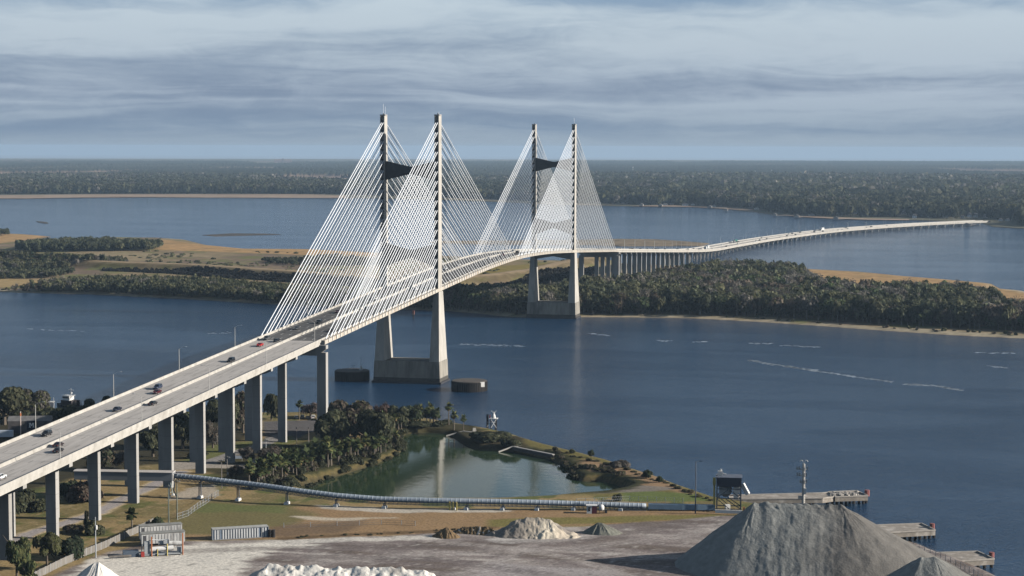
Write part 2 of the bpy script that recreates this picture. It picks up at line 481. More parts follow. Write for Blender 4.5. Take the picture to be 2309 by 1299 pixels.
# tan field between conveyor and yard
put(zone([(400, 1155), (700, 1142), (1000, 1146), (1700, 1152), (1700, 1170), (1300, 1186), (950, 1205), (640, 1216), (330, 1216)], 2, 2), lin(150, 124, 92))
put(zone([(400, 1160), (470, 1130), (640, 1142), (720, 1160), (650, 1186), (480, 1204), (330, 1204)], 3, 3), lin(116, 108, 72))
put(zone([(455, 1134), (640, 1144), (645, 1158), (440, 1154)], 2, 2.5), lin(104, 108, 66))
put(zone([(560, 1195), (700, 1180), (820, 1172), (800, 1195), (640, 1212)], 3, 3), lin(122, 102, 80))
put(zone([(660, 1166), (900, 1166), (800, 1174), (690, 1173)], 1, 3, n=Ye), lin(190, 178, 158))
put(zone([(700, 1137), (880, 1146), (1150, 1148), (1150, 1154), (880, 1156), (740, 1147)], 1, 2, n=Ye), lin(188, 180, 166))
put(zone([(1100, 1170), (1700, 1158), (1700, 1166), (1400, 1178), (1100, 1190)], 2, 2), lin(120, 112, 66))
# the yard
yard = zone([(90, 1310), (240, 1246), (330, 1222), (620, 1216), (800, 1212), (960, 1204), (1100, 1196), (1300, 1188), (1620, 1164), (1720, 1156),
             (2400, 1290), (2400, 1700), (-300, 1700)], 1.0, 1.6)
ycol = np.zeros(X.shape + (3,)); ycol[:] = lin(126, 116, 112)
def yput(mask, col):
    m = np.clip(mask, 0, 1)[..., None]; ycol[:] = ycol * (1 - m) + np.array(col) * m
yput(sstep(0.50, 0.72, Yd), lin(156, 147, 140)); yput(sstep(0.5, 0.3, Yd) * 0.8, lin(108, 97, 88))
yput(sstep(0.60, 0.70, Ye) * sstep(0.45, 0.6, Yd) * 0.85, lin(186, 178, 170))
yput(sstep(0.66, 0.8, nB) * 0.35, lin(170, 162, 155))
yput(zone([(100, 1330), (215, 1262), (330, 1238), (430, 1228), (640, 1222), (740, 1226), (640, 1236), (560, 1262), (545, 1299), (500, 1400), (0, 1400)], 2, 5, n=Ye), lin(216, 210, 198))
yput(zone([(560, 1218), (1000, 1206), (1000, 1214), (700, 1226)], 1, 4, n=Ye), lin(200, 194, 184))
yput(zone([(1080, 1214), (1310, 1208), (1330, 1214), (1150, 1228)], 1, 2.5, n=Ye), lin(190, 184, 178))
yput(zone([(1100, 1270), (1400, 1285), (1400, 1330), (1000, 1330)], 3, 4, n=Ye), lin(160, 153, 150))
for (pts, wd, colr, amt) in (([(560, 1299), (760, 1262), (1000, 1248), (1300, 1236), (1560, 1205), (1640, 1180)], 2.6, lin(166, 158, 152), .5), ([(330, 1245), (640, 1236), (960, 1232), (1330, 1215), (1560, 1180)], 2.2, lin(104, 95, 91), .45),
                  ([(1020, 1299), (1150, 1255), (1200, 1225), (1330, 1210)], 1.6, lin(172, 164, 158), .45), ([(700, 1255), (1000, 1262), (1250, 1299)], 2.0, lin(100, 92, 90), .4), ([(960, 1216), (1180, 1240), (1300, 1262), (1420, 1299)], 1.4, lin(180, 172, 165), .4)):
    dd = pdist(X, Y, PG(pts, 4.5), False) + (nB - .5) * 1.6
    for o_ in (0, 1.1, 2.3): yput(sstep(.55, .2, np.abs(dd - o_)) * amt, colr)
    yput(sstep(wd * 2.5, wd, dd) * amt * .5, colr)
yput(sstep(.72, .78, fbm(X / .9, Y / .9, 301, 2)) * .5 * sstep(.4, .6, nC), lin(196, 190, 182)); yput(sstep(.74, .8, fbm(X / 1.1, Y / 1.1, 302, 2)) * .5, lin(84, 78, 76))
m = yard[..., None]; C[:] = C * (1 - m) + ycol * m
# rubble and weeds along the field edge, fence line
edge = pdist(X, Y, PG([(640, 1214), (800, 1206), (960, 1199), (1110, 1190)], 4.5), False)
put(sstep(3.2, 0.8, edge + (nB - .5) * 3), lin(110, 90, 66))
# spit: dirt track, weeds, riprap
sp = sstep(95, 110, X) * sstep(-338, -325, Y)
put(sp, lin(112, 104, 62))
put(zone([(1265, 1038), (1330, 1036), (1400, 1052), (1470, 1075), (1540, 1110), (1560, 1128), (1440, 1104), (1400, 1090), (1310, 1066)], 2, 3, 2.3) * sp, lin(148, 122, 94))
put(zone([(1400, 1110), (1560, 1122), (1620, 1140), (1400, 1140)], 2, 2, 3), lin(100, 110, 62))
put(zone([(1340, 1126), (1420, 1104), (1530, 1112), (1500, 1120), (1420, 1124)], 1.5, 2, 2), lin(126, 118, 108))
put(sstep(7.0, 5.0, dS + (nB - .5) * 4), lin(112, 98, 70))
put(sstep(4.2, 2.6, dS + (nB - .5) * 3), lin(78, 74, 68))
put(sstep(9, 5.0, dP + (nB - .5) * 5) * sstep(-338, -320, Y), lin(60, 60, 38))
put(sstep(2.2, 1.2, dP + (nB - .5) * 2.4) * sstep(-345, -325, Y) * .8, lin(104, 92, 60)); put(sstep(0.9, 0.3, dP), lin(70, 64, 46))
put(zone([(820, 950), (1060, 958), (1090, 972), (1060, 1000), (1010, 976), (900, 976), (880, 1000), (820, 990)], 2, 2, 2), lin(66, 62, 42))
put(zone([(1040, 985), (1180, 985), (1190, 1012), (1070, 1012)], 2, 2, 2), lin(66, 60, 42))
# pavements and the road below the bridge
road = PG([(-300, 1372), (0, 1234), (66, 1203), (155, 1177), (221, 1155), (267, 1130), (306, 1113), (345, 1094), (372, 1081), (410, 1062)], 4.6)
dr = pdist(X, Y, road, False)
put(sstep(4.4, 3.4, dr + (nB - .5) * 1.2), lin(186, 168, 136))
put(sstep(2.7, 2.3, dr), lin(164, 157, 154))
lot = zone([(385, 1038), (460, 1040), (520, 1046), (592, 1044), (592, 1056), (520, 1058), (462, 1058), (430, 1062), (385, 1064)], 0.8, 0.3, 3.6)
put(lot, lin(162, 154, 143))
dr2 = pdist(X, Y, PG([(462, 1048), (500, 1030), (540, 1014), (575, 1004), (600, 996), (630, 978)], 3.0), False)
put(sstep(3.4, 2.9, dr2), lin(142, 138, 134))
put(zone([(420, 1100), (480, 1092), (492, 1118), (440, 1126), (380, 1128)], 1, 2, 4.5), lin(176, 164, 146))
V = np.stack([X, Y, Z], -1).reshape(-1, 3)
G_MAT = M('near_ground', attr=True, rough=0.95, var=0.34, scale=1.1, bump=0.12, bscale=1.8, spec=0.1)
o = arrays('ground', V, grid_faces(len(gx), len(gy)), G_MAT, smooth=True, vcol=C.reshape(-1, 3)); struct(o)
def gz(x, y):
    return float(land_h(np.array([[float(x)]]), np.array([[float(y)]]))[0][0, 0])
def GL(px, py, z0=4.5):
    """Ground point of the near bank under pixel (px, py)."""
    z = z0
    for _ in range(6):
        p = G(px, py, z); z = gz(p[0], p[1])
    return np.array([p[0], p[1], z])
# the pond: sheet a little larger than its outline, the bank rises through it
cx = np.mean([p[0] for p in POND]); cy = np.mean([p[1] for p in POND])
pv = []
for i, (a, b) in enumerate(POND):
    d = math.hypot(a - cx, b - cy); pv.append((cx + (a - cx) * (1 + 1.8 / d), cy + (b - cy) * (1 + 1.8 / d), PONDL))
o = MB().add(pv, [tuple(range(len(pv)))]).build('pond_water', W_POND); struct(o)

# ------------------------------------------------------------------ the island across the channel
ISL = PG([(-300, 650), (-60, 657), (60, 661), (200, 664), (320, 670), (470, 678), (620, 687), (800, 694), (1010, 702), (1080, 708), (1150, 716), (1400, 716), (1550, 718), (1700, 726), (1850, 736),
          (2000, 747), (2150, 757), (2309, 764), (2480, 774), (2600, 740), (2480, 690), (2380, 672), (2309, 656), (2262, 652), (2240, 640), (2150, 632), (2050, 624), (1950, 614), (1830, 608), (1720, 606),
          (1620, 602), (1450, 597), (1330, 590), (1236, 588), (1120, 584), (1000, 577), (850, 570), (700, 563), (560, 562), (470, 553), (420, 541), (365, 537), (250, 536), (150, 541), (90, 538),
          (120, 534), (60, 529), (0, 527), (-100, 524), (-500, 520)])
DYKE = PG([(-200, 586), (60, 592), (250, 600), (430, 606), (660, 622), (860, 636), (1000, 640), (1120, 628), (1200, 618), (1290, 596), (1345, 588)], 4)
def isl_h(X, Y):
    d = sdist(X, Y, ISL)
    h = -0.8 + 2.2 * sstep(-6, 14, d)
    k = pdist(X, Y, DYKE, False)
    h = h + 7.5 * sstep(26, 6, k) * sstep(0, 30, d)
    return h + (fbm(X / 40, Y / 40, 31) - 0.5) * 1.0 * sstep(5, 30, d), d, k
gx = np.arange(-1500, 640, 6.0); gy = np.arange(260, 1720, 5.0)
X, Y = np.meshgrid(gx, gy); Z, dI, dK = isl_h(X, Y)
nA = fbm(X / 60, Y / 110, 41, 5); nB = fbm(X / 14, Y / 22, 42, 4); nC = fbm(X / 120, Y / 60, 43, 4)
C = np.zeros(X.shape + (3,)); C[:] = lin(136, 120, 92)
put(sstep(0.45, 0.6, nA), lin(120, 104, 88)); put(sstep(0.52, 0.66, nB), lin(112, 112, 70)); put(sstep(0.58, 0.7, nC) * .8, lin(150, 134, 106))
marsh = zone([(365, 540), (470, 552), (700, 562), (850, 572), (850, 577), (690, 574), (540, 570), (440, 566), (350, 564)], 8, 18, 1.4)
put(marsh, lin(176, 142, 98))
put(zone([(-200, 520), (90, 530), (95, 536), (-100, 560), (-300, 560)], 8, 10, 1.4), lin(172, 140, 98))
put(zone([(1800, 604), (2050, 622), (2240, 640), (2310, 654), (2480, 690), (2480, 730), (2260, 680), (2050, 655), (1800, 640)], 8, 10, 1.4), lin(172, 140, 98))
put(sstep(.5, .7, nB) * np.maximum(marsh, zone([(1800, 604), (2050, 622), (2240, 640), (2310, 654), (2480, 690), (2480, 730), (2260, 680), (2050, 655), (1800, 640)], 8, 10, 1.4)) * .6, lin(136, 116, 80))
put(zone([(-100, 626), (70, 630), (110, 640), (0, 648), (-200, 650)], 8, 8, 1.4), lin(160, 138, 98))
put(zone([(1000, 604), (1290, 586), (1345, 586), (1345, 596), (1210, 612), (1180, 608), (1090, 616), (1000, 622)], 5, 12, 3), lin(132, 118, 66))
put(sstep(18, 8, dK + (nB - .5) * 16) * sstep(0, -20, Y - 1000000), lin(160, 140, 112))
put(sstep(9, 3, np.abs(dK - 13) + (nB - .5) * 6) * 0.7, lin(84, 76, 50))
front = sstep(17, 8, dI + (nB - .5) * 22 + (fbm(X / 70, Y / 70, 47, 3) - .5) * 22) * sstep(900, 700, Y)
put(front, lin(168, 156, 132)); put(sstep(4, 1, dI) * sstep(900, 700, Y), lin(126, 112, 94))
put(sstep(6, 2, dI) * sstep(700, 900, Y), lin(120, 100, 70))
keep = dI > -25
V = np.stack([X, Y, Z], -1).reshape(-1, 3); F = grid_faces(len(gx), len(gy))
F = F[keep.ravel()[F].any(1)]
o = arrays('island_ground', V, F, M('island_ground', attr=True, rough=0.95, var=0.25, scale=0.12, spec=0.1, bump=0.3, bscale=0.3), smooth=True, vcol=C.reshape(-1, 3)); struct(o)
# low marsh strips out in the cove
def strip(name, pts, col, h=0.8):
    P = PG(pts, 0.2); mb = MB(); n = len(P)
    c = (np.mean([p[0] for p in P]), np.mean([p[1] for p in P]))
    vs = [(a, b, -0.5) for a, b in P] + [(c[0] + (a - c[0]) * .93, c[1] + (b - c[1]) * .93, h) for a, b in P]
    mb.add(vs, [tuple(range(n, 2 * n))] + [(i, (i + 1) % n, n + (i + 1) % n, n + i) for i in range(n)])
    o = mb.build(name, M(name, col, var=0.35, scale=0.05, second=lin(96, 84, 66), sec_scale=0.03)); struct(o)
strip('marsh_island', [(1320, 541), (1400, 539), (1490, 540), (1550, 544), (1610, 549), (1590, 555), (1500, 555), (1400, 555), (1320, 552), (1100, 551), (960, 548), (960, 544), (1100, 543)], lin(132, 116, 92))
strip('mud_bank', [(80, 499), (92, 499.5), (106, 501), (110, 504), (100, 504), (88, 502)], lin(70, 66, 60), 0.5)
strip('mud_bank', [(450, 530), (520, 526), (620, 527), (640, 529), (560, 531), (480, 533)], lin(110, 106, 108), 0.25)

# ------------------------------------------------------------------ far shore
FAR = PG([(-400, 447), (-100, 447), (60, 448), (180, 446), (330, 445), (480, 446), (620, 446.5), (760, 447), (800, 447), (960, 450), (1100, 455), (1250, 461), (1400, 465), (1490, 466), (1560, 467), (1620, 470), (1680, 475),
          (1740, 483), (1800, 489), (1870, 493), (1960, 496), (2050, 497), (2130, 499), (2215, 503), (2240, 512), (2309, 516), (2500, 522), (2900, 530)])
def far_dist(x, y): return np.hypot(x - CAM[0], y - CAM[1])
ext = [(FAR[-1][0] + 4000, FAR[-1][1] + 600)] + [(CAM[0] + 20900 * math.sin(R(a_)), CAM[1] + 20900 * math.cos(R(a_))) for a_ in (45, 30, 15, 5, -5, -12.5, -20, -30, -40, -50, -62)] + [(FAR[0][0] - 5000, FAR[0][1] - 1200)]
FARP = FAR + ext
mb = MB()
o = mb.add([(a, b, 1.0) for a, b in FARP], [tuple(range(len(FARP)))]).build(
    'far_land', M('far_land', lin(92, 88, 66), var=0.3, scale=0.004, second=lin(140, 120, 96), sec_scale=0.0016, sec_lo=0.55, sec_hi=0.62, rough=0.95)); struct(o)
mb = MB()
for i in range(len(FAR) - 1):
    (a, b), (c, d) = FAR[i], FAR[i + 1]
    mb.add([(a, b, -0.6), (c, d, -0.6), (c, d, 1.0), (a, b, 1.0)], [(0, 1, 2, 3)])
struct(mb.build('far_bank', M('far_bank', lin(150, 128, 104), var=0.2, scale=0.02)))
# tan marsh fringe on the far shore
mb = MB()
for (pts) in ([(-300, 447.5), (60, 447.6), (180, 445.6), (330, 444.6), (480, 445.6), (620, 446.1), (780, 446.5), (780, 441), (620, 438.5), (480, 438), (330, 438), (180, 438.5), (60, 440), (-300, 441)],
              [(1420, 464.5), (1490, 465.6), (1560, 466.5), (1620, 469.5), (1680, 474.5), (1700, 473), (1640, 467), (1560, 464), (1490, 462.5)],
              [(1750, 483), (1800, 488.5), (1870, 492.5), (1960, 495.5), (2050, 496.5), (2050, 494), (1960, 492.5), (1870, 489.5), (1800, 486)]):
    mb.add([(*G(px, py, 1.25)[:2], 1.25) for px, py in pts], [tuple(range(len(pts)))])
struct(mb.build('marsh_fringe', M('marsh_fringe', lin(160, 138, 116), var=0.3, scale=0.02, second=lin(140, 116, 96), sec_scale=0.01)))
mb = MB()
for (pts) in ([(415, 392), (520, 391.5), (610, 392.5), (660, 395), (600, 398.5), (480, 397)], [(600, 403), (700, 399.5), (860, 400), (860, 413), (740, 412), (640, 409)]):
    mb.add([(*G(px, py, 2)[:2], 2) for px, py in pts], [tuple(range(len(pts)))])
struct(mb.build('far_field', M('far_field', lin(150, 128, 112), var=0.3, scale=0.004)))
# ------------------------------------------------------------------ bridge
CONC = M('concrete', (0.45, 0.43, 0.39), rough=0.85, var=0.16, scale=0.5, stretch=(1, 1, 0.25), second=(0.32, 0.30, 0.265), sec_scale=0.22, sec_lo=0.5, sec_hi=0.75, bump=0.02)
CONC_D = M('pier_concrete', (0.37, 0.36, 0.34), rough=0.88, var=0.14, scale=0.4, stretch=(1, 1, 0.2), second=(0.29, 0.275, 0.25), sec_scale=0.12, sec_lo=0.48, sec_hi=0.75)
ROAD = M('road_concrete', (0.47, 0.44, 0.405), rough=0.9, var=0.12, scale=0.9, stretch=(1, 0.06, 1), second=(0.37, 0.345, 0.315), sec_scale=0.5, sec_lo=0.52, sec_hi=0.7)
ROAD_D = M('road_asphalt', (0.115, 0.112, 0.108), rough=0.9, var=0.2, scale=0.9, stretch=(1, 0.06, 1), second=(0.17, 0.165, 0.155), sec_scale=0.5, sec_lo=0.52, sec_hi=0.7)
PAINT = M('lane_paint', (0.72, 0.71, 0.68), var=0.2, scale=1.0)
JOINT = M('joint_seal', (0.04, 0.04, 0.04), var=0.1)
STAIN = M('girder_concrete', (0.47, 0.43, 0.37), rough=0.85, var=0.2, scale=0.8, stretch=(1, 1, 0.3), second=(0.38, 0.28, 0.18), sec_scale=0.25, sec_lo=0.52, sec_hi=0.7)
CABLE = M('cable_sheath', (0.90, 0.93, 0.96), rough=0.45, var=0.05, scale=0.2)
DARKM = M('dark_steel', (0.045, 0.045, 0.05), rough=0.6, var=0.2)
ZT = [(-760, 17.1), (-489, 29.6), (-325, 37.3), (-200, 43.2), (-107, 47.3), (0, 52.0), (90, 55.8), (150, 57.5), (198, 58.0), (246, 57.5), (306, 55.7), (396, 51.6), (600, 41.3), (800, 30.6), (1000, 19.9), (1120, 13.8), (1200, 10.4),
      (1270, 8.8), (1400, 8.1), (2500, 7.0)]
_zy = np.linspace(-760, 2500, 3261); _zz = np.interp(_zy, [a for a, b in ZT], [b for a, b in ZT])
_k = np.ones(61) / 61; _zs = np.convolve(np.pad(_zz, 60, mode='edge'), np.convolve(_k, _k), 'same')[60:-60]
def zroad(y): return float(np.interp(y, _zy, _zs)) - 1.0
def _edge():
    """Centre line of the far viaduct, from where its right edge runs."""
    Y_, X_ = [800., 880., 960., 1040.], [0., 0., 1.0, 4.0]
    for px, py in ((1614, 567), (1650, 557), (1737, 541), (1824, 528), (1912, 517.5), (2043, 507.5), (2140, 502), (2235, 498)):
        g = G(px, py, 7.0); X_.append(g[0] - 15.6); Y_.append(g[1] + 4.0)
    return Y_, X_
_ey, _ex = _edge()
_ys = np.linspace(-760, 2560, 3321); _xs = np.interp(_ys, _ey + [2700], _ex + [_ex[-1] + (2700 - _ey[-1]) * .62]); _xs[_ys < 800] = 0
_k2 = np.ones(121) / 121; _xs = np.convolve(np.pad(_xs, 120, mode='edge'), np.convolve(_k2, _k2), 'same')[120:-120]; _xs[_ys < 690] = 0
def xroad(y): return float(np.interp(y, _ys, _xs))
def path(y0, y1, n, dx=0.0, dz=0.0):
    return [(xroad(y) + dx, y, zroad(y) + dz) for y in np.linspace(y0, y1, n)]
def off(y, dx):
    """Point on the deck dx to the right of its centre line."""
    s = (xroad(y + 1) - xroad(y - 1)) / 2
    k = math.hypot(1, s)
    return (xroad(y) + dx / k, y - s * dx / k)

def lanes(mb, y0, y1, xs, dash=3.6, gap=8.6, joints=()):
    """Painted marks and joints, laid just above the road surface and kept in the roadway's own mesh."""
    mb.slot(1)
    for x in xs:
        y = y0 + 2
        while y < y1 - dash:
            a, b = off(y, x), off(y + dash, x)
            z0, z1 = zroad(y) + 0.014, zroad(y + dash) + 0.014
            mb.add([(a[0] - .11, a[1], z0), (a[0] + .11, a[1], z0), (b[0] + .11, b[1], z1), (b[0] - .11, b[1], z1)], [(0, 1, 2, 3)])
            y += dash + gap
    mb.slot(2)
    for x in (-13.0, -1.6, 1.6, 13.0):
        n = int((y1 - y0) / 12) + 2
        ys = np.linspace(y0 + .5, y1 - .5, n)
        for i in range(n - 1):
            a, b = off(ys[i], x), off(ys[i + 1], x)
            mb.add([(a[0] - .08, a[1], zroad(ys[i]) + .014), (a[0] + .08, a[1], zroad(ys[i]) + .014), (b[0] + .08, b[1], zroad(ys[i + 1]) + .014), (b[0] - .08, b[1], zroad(ys[i + 1]) + .014)], [(0, 1, 2, 3)])
    mb.slot(3)
    for y in joints:
        for s in (-1, 1):
            x0, x1 = sorted((s * .7, s * 14.1))
            mb.add([(x0, y - .07, zroad(y - .07) + .018), (x1, y - .07, zroad(y - .07) + .018), (x1, y + .07, zroad(y + .07) + .018), (x0, y + .07, zroad(y + .07) + .018)], [(0, 1, 2, 3)])
    return mb
TAPE = M('dark_tape', (0.16, 0.15, 0.14), var=0.2)
PAR = [(14.2, 0.0), (14.75, 0.0), (14.75, 1.0), (14.42, 1.0)]
MED = [(-0.62, 0.0), (0.62, 0.0), (0.36, 0.35), (0.28, 1.0), (-0.28, 1.0), (-0.36, 0.35)]
def mir(s): return [(-a, b) for a, b in reversed(s)]

# --- approach viaduct
SEAM = M('pour_joint', (0.25, 0.24, 0.22), var=.3)
AV = thing('approach_viaduct', 'pale concrete approach viaduct climbing on tall paired columns from the left edge', 'viaduct', (0, 0, 0))
DECK_A = [(-14.75, -0.02), (-14.75, -0.5), (-14.3, -0.55), (-14.3, -2.0), (-13.6, -2.0), (-13.4, -0.6), (-9.4, -.6), (-9.4, -2), (-8.6, -2), (-8.6, -.6), (-4.4, -.6), (-4.4, -2), (-3.6, -2), (-3.6, -.6),
          (3.6, -.6), (3.6, -2), (4.4, -2), (4.4, -.6), (8.6, -.6), (8.6, -2), (9.4, -2), (9.4, -.6), (13.4, -.6), (13.6, -2.0), (14.3, -2.0), (14.3, -0.55), (14.75, -0.5), (14.75, -0.02)]
MB().sweep(DECK_A[::-1], path(-720, -198.6, 60)).build('deck', CONC, AV)
lanes(MB().sweep([(-14.2, 0.0), (-14.2, -0.03), (14.2, -0.03), (14.2, 0.0)][::-1], path(-720, -198.6, 60, dz=0.004)), -700, -200, (-9.4, -5.5, 5.5, 9.4), joints=[-228.5 - 30.5 * k for k in range(16)]).build('roadway', [ROAD, TAPE, PAINT, JOINT], AV)
MB().sweep(PAR, path(-720, -198.6, 60)).build('parapet', CONC, AV)
MB().sweep(mir(PAR), path(-720, -198.6, 60)).build('parapet', CONC, AV)
MB().sweep(MED, path(-720, -198.6, 60)).build('median_barrier', CONC, AV)
for k in range(16):
    y = -228.5 - 30.5 * k
    zt = zroad(y) - 2.05
    cb = MB().prism([(-13.9, zt), (13.9, zt), (13.9, zt - 1.3), (10.6, zt - 2.5), (-10.6, zt - 2.5), (-13.9, zt - 1.3)][::-1], y - 1.15, y + 1.15).build('cap_beam', CONC_D, AV)
    for s in (-1, 1):
        zg = gz(7.4 * s, y) - 0.6
        w = 1.7
        mbc = MB().prism([(7.4 * s - w, zg), (7.4 * s + w, zg), (7.4 * s + w, zt - 2.5), (7.4 * s - w, zt - 2.5)], y - 1.0, y + 1.0)
        z_ = zg + 5.5
        mbc.slot(1)
        while z_ < zt - 4: mbc.box((7.4 * s, y, z_), (3.44, 2.04, .1)); z_ += 4.6
        mbc.build('column', [CONC_D, SEAM], AV)

# --- cable stayed spans
Y2 = 396.24
CB = thing('cable_stayed_bridge', 'concrete cable stayed bridge with twin legged towers and parallel white stays over the channel', 'bridge', (0, 0, 0))
DECK_C = [(-16.4, 0.25), (-16.4, -1.5), (-14.3, -1.5), (-14.1, -0.6), (14.1, -0.6), (14.3, -1.5), (16.4, -1.5), (16.4, 0.25), (14.75, 0.25), (14.75, -0.02), (-14.75, -0.02), (-14.75, 0.25)]
deckC = MB().sweep(DECK_C, path(-198.2, 594.6, 120))
lanes(MB().sweep([(-14.2, 0.0), (-14.2, -0.03), (14.2, -0.03), (14.2, 0.0)][::-1], path(-198.2, 594.6, 120, dz=0.004)), -197, 594, (-9.4, -5.5, 5.5, 9.4)).build('roadway', [ROAD_D, PAINT, PAINT, JOINT], CB)
MB().sweep(PAR, path(-198.2, 594.6, 120)).build('parapet', CONC, CB)
MB().sweep(mir(PAR), path(-198.2, 594.6, 120)).build('parapet', CONC, CB)
MB().sweep(MED, path(-198.2, 594.6, 120)).build('median_barrier', CONC, CB)
deckC.slot(1)
for k in range(72):
    y = -190 + 11.05 * k
    deckC.prism([(-14.2, zroad(y) - 0.62), (14.2, zroad(y) - .62), (14.2, zroad(y) - 1.4), (-14.2, zroad(y) - 1.4)][::-1], y - .25, y + .25)
deckC.slot(2)
LX = 15.09
def tower(yc):
    pts = dict(zd=zroad(yc))
    zd = zroad(yc)
    T = CB
    # footing box with both leg bases
    mb = MB()
    mb.frustum([(-18.6, yc - 9.2, -2), (18.6, yc - 9.2, -2), (18.6, yc + 9.2, -2), (-18.6, yc + 9.2, -2)],
               [(-18.2, yc - 8.8, 12.0), (18.2, yc - 8.8, 12.0), (18.2, yc + 8.8, 12.0), (-18.2, yc + 8.8, 12.0)])
    mb.slot(1).box((0, yc, 2.0), (37.06, 18.26, 2.2))
    ft = mb.build('footing', [FOOT, M('tide_stain', (0.075, 0.07, 0.062), var=.35, scale=.8)], T)
    mb = MB(); mb.box((0, yc, 0.2), (38.6, 19.8, 1.8)); mb.build('fender', DARKM, ft)
    for s in (-1, 1):
        # lower leg
        xi, xo = LX - 1.3, LX + 1.55
        mb = MB()
        def ring(x0, x1, h, z): return [(min(s * x0, s * x1), yc - h, z), (max(s * x0, s * x1), yc - h, z), (max(s * x0, s * x1), yc + h, z), (min(s * x0, s * x1), yc + h, z)]
        lo, hi = ring(12.6 if s > 0 else 12.6, 18.0, 8.6, 12.0), ring(13.7, 16.75, 4.4, zd - 1.6)
        mb.frustum(lo, hi)
        leg = mb.build('leg', CONC, T)
        # upper leg: H section, recess on both faces along the bridge where the stays land
        mb = MB()
        for (x0, x1, hb, ht) in ((13.85, 14.25, 4.0, 2.75), (15.93, 16.33, 4.0, 2.75), (14.25, 15.93, 2.2, 1.4)):
            mb.frustum(ring(x0, x1, hb, zd - 1.6), ring(x0, x1, ht, 143.6))
        mb.slot(1)
        z = 140.3
        while z > zd + 4:
            f = (z - zd) / (143.6 - zd); h = 3.9 * (1 - f) + 2.65 * f
            for q in (-1, 1):
                mb.box((s * LX, yc + q * (h - .9), z - 2.1), (1.68, 1.6, 0.35))
                mb.box((s * LX, yc + q * (h - 1.4), z + 0.5), (1.68, .5, 0.9))
            z -= 5.2
        mb.build('upper_leg', [CONC, M('anchor_paint', (0.10, 0.10, 0.115), var=0.3)], leg)
        mb = MB(); mb.box((s * LX, yc, 143.95), (2.9, 4.6, 0.7)); mb.box((s * LX, yc, 144.6), (0.5, 0.5, 0.8)); mb.build('top_cap', CONC_D, leg)
    # cross struts
    mb = MB()
    up = [(-13.85, 119.3), (-13.85, 109.2), (-1.0, 112.3), (1.0, 112.3), (13.85, 109.2), (13.85, 119.3), (1.0, 116.4), (-1.0, 116.4)]
    mb.prism(up, yc - 1.6, yc + 1.6); mb.build('upper_strut', DARKC, T)
    mb = MB()
    k = zd - 50.9
    lo = [(-13.85, 74.8 + k), (-13.85, 62.6 + k), (-1, 67.4 + k), (1, 67.4 + k), (13.85, 62.6 + k), (13.85, 74.8 + k), (1, 71.4 + k), (-1, 71.4 + k)]
    mb.prism(lo, yc - 1.8, yc + 1.8); mb.build('lower_strut', DARKC, T)
    mb = MB(); mb.prism([(-13.7, zd - 2.0), (-13.7, zd - 6.8), (0, zd - 4.4), (13.7, zd - 6.8), (13.7, zd - 2.0)], yc - 2.4, yc + 2.4); mb.build('deck_strut', CONC_D, T)
FOOT = M('footing_concrete', (0.30, 0.28, 0.24), rough=0.9, var=0.25, scale=0.5, stretch=(1, 1, 0.2), second=(0.15, 0.14, 0.13), sec_scale=0.2, sec_lo=0.45, sec_hi=0.7)
DARKC = M('strut_concrete', (0.085, 0.083, 0.08), rough=0.9, var=0.15, scale=0.3)
tower(0.0); tower(Y2)
# stays: 17 pairs a side, harp of nearly parallel lines
stays = []
for ti, yc in enumerate((0.0, Y2)):
    for sx_ in (1, -1):
        for dirn in (-1, 1):
            for k in range(17):
                stays.append((ti, sx_, dirn, k, yc))
rest = MB(); nst = 0
for ti, sx_, dirn, k, yc in stays:
    y = yc + dirn * (13.0 + 11.05 * k)
    zt_ = 140.3 - 5.2 * (16 - k)
    f = (zt_ - 51) / 92.6; h = 3.9 * (1 - f) + 2.65 * f
    mb = MB() if nst < 100 else rest
    for e in (-1, 1):
        # the two stays of a pair leave the tower side by side and land at neighbouring anchors
        xt = sx_ * LX + dirn * e * 0.5; x = sx_ * LX + dirn * e * 0.16; y = yc + dirn * (13.0 + 11.05 * k + e * 2.75)
        mb.tube([(xt, yc + dirn * (h - 1.0), zt_), (x, y, zroad(y) + 0.3)], 0.21, 6)
        mb.tube([(x, y, zroad(y) + 0.2), (x, y + (yc - y) * .012, zroad(y) + 0.3 + (zt_ - zroad(y)) * .012)], 0.28, 6)
        deckC.box((sx_ * 16.45, y, zroad(y) - 0.4), (0.5, .9, 1.6))
    if nst < 100: mb.build('stay_cable', CABLE, CB, smooth=False)
    nst += 1
o = rest.build('stay_cable', CABLE, CB); o['kind'] = 'stuff'
deckC.build('deck', [STAIN, CONC_D, M('anchor_white', (0.74, 0.71, 0.65), var=0.2, scale=1.5)], CB)
# end piers of the cable stayed part
for ye in (-198.4, 594.4):
    zd = zroad(ye) - 1.7
    pr = MB().prism([(-17.4, zd), (17.4, zd), (17.4, zd - 1.6), (13.2, zd - 4.6), (-13.2, zd - 4.6), (-17.4, zd - 1.6)][::-1], ye - 1.6, ye + 1.6).build('end_pier', CONC_D, CB)
    for s in (-1, 1):
        zg = 0.5
        MB().prism([(15.3 * s - 2.05, zg), (15.3 * s + 2.05, zg), (15.3 * s + 2.05, zd - 3.2), (15.3 * s - 2.05, zd - 3.2)], ye - 1.55, ye + 1.55).build('column', CONC_D, pr)
# antenna rods on the near left leg, one on the far right leg
for (x, yc, hh) in ((-15.3, 0, 5.6), (-14.4, 0.6, 4.2), (15.0, Y2, 4.5), (15.6, 0, 1.2)):
    MB().tube([(x, yc, 144.2), (x, yc, 144.3 + hh)], 0.09, 5).build('antenna_rod', CABLE, CB)

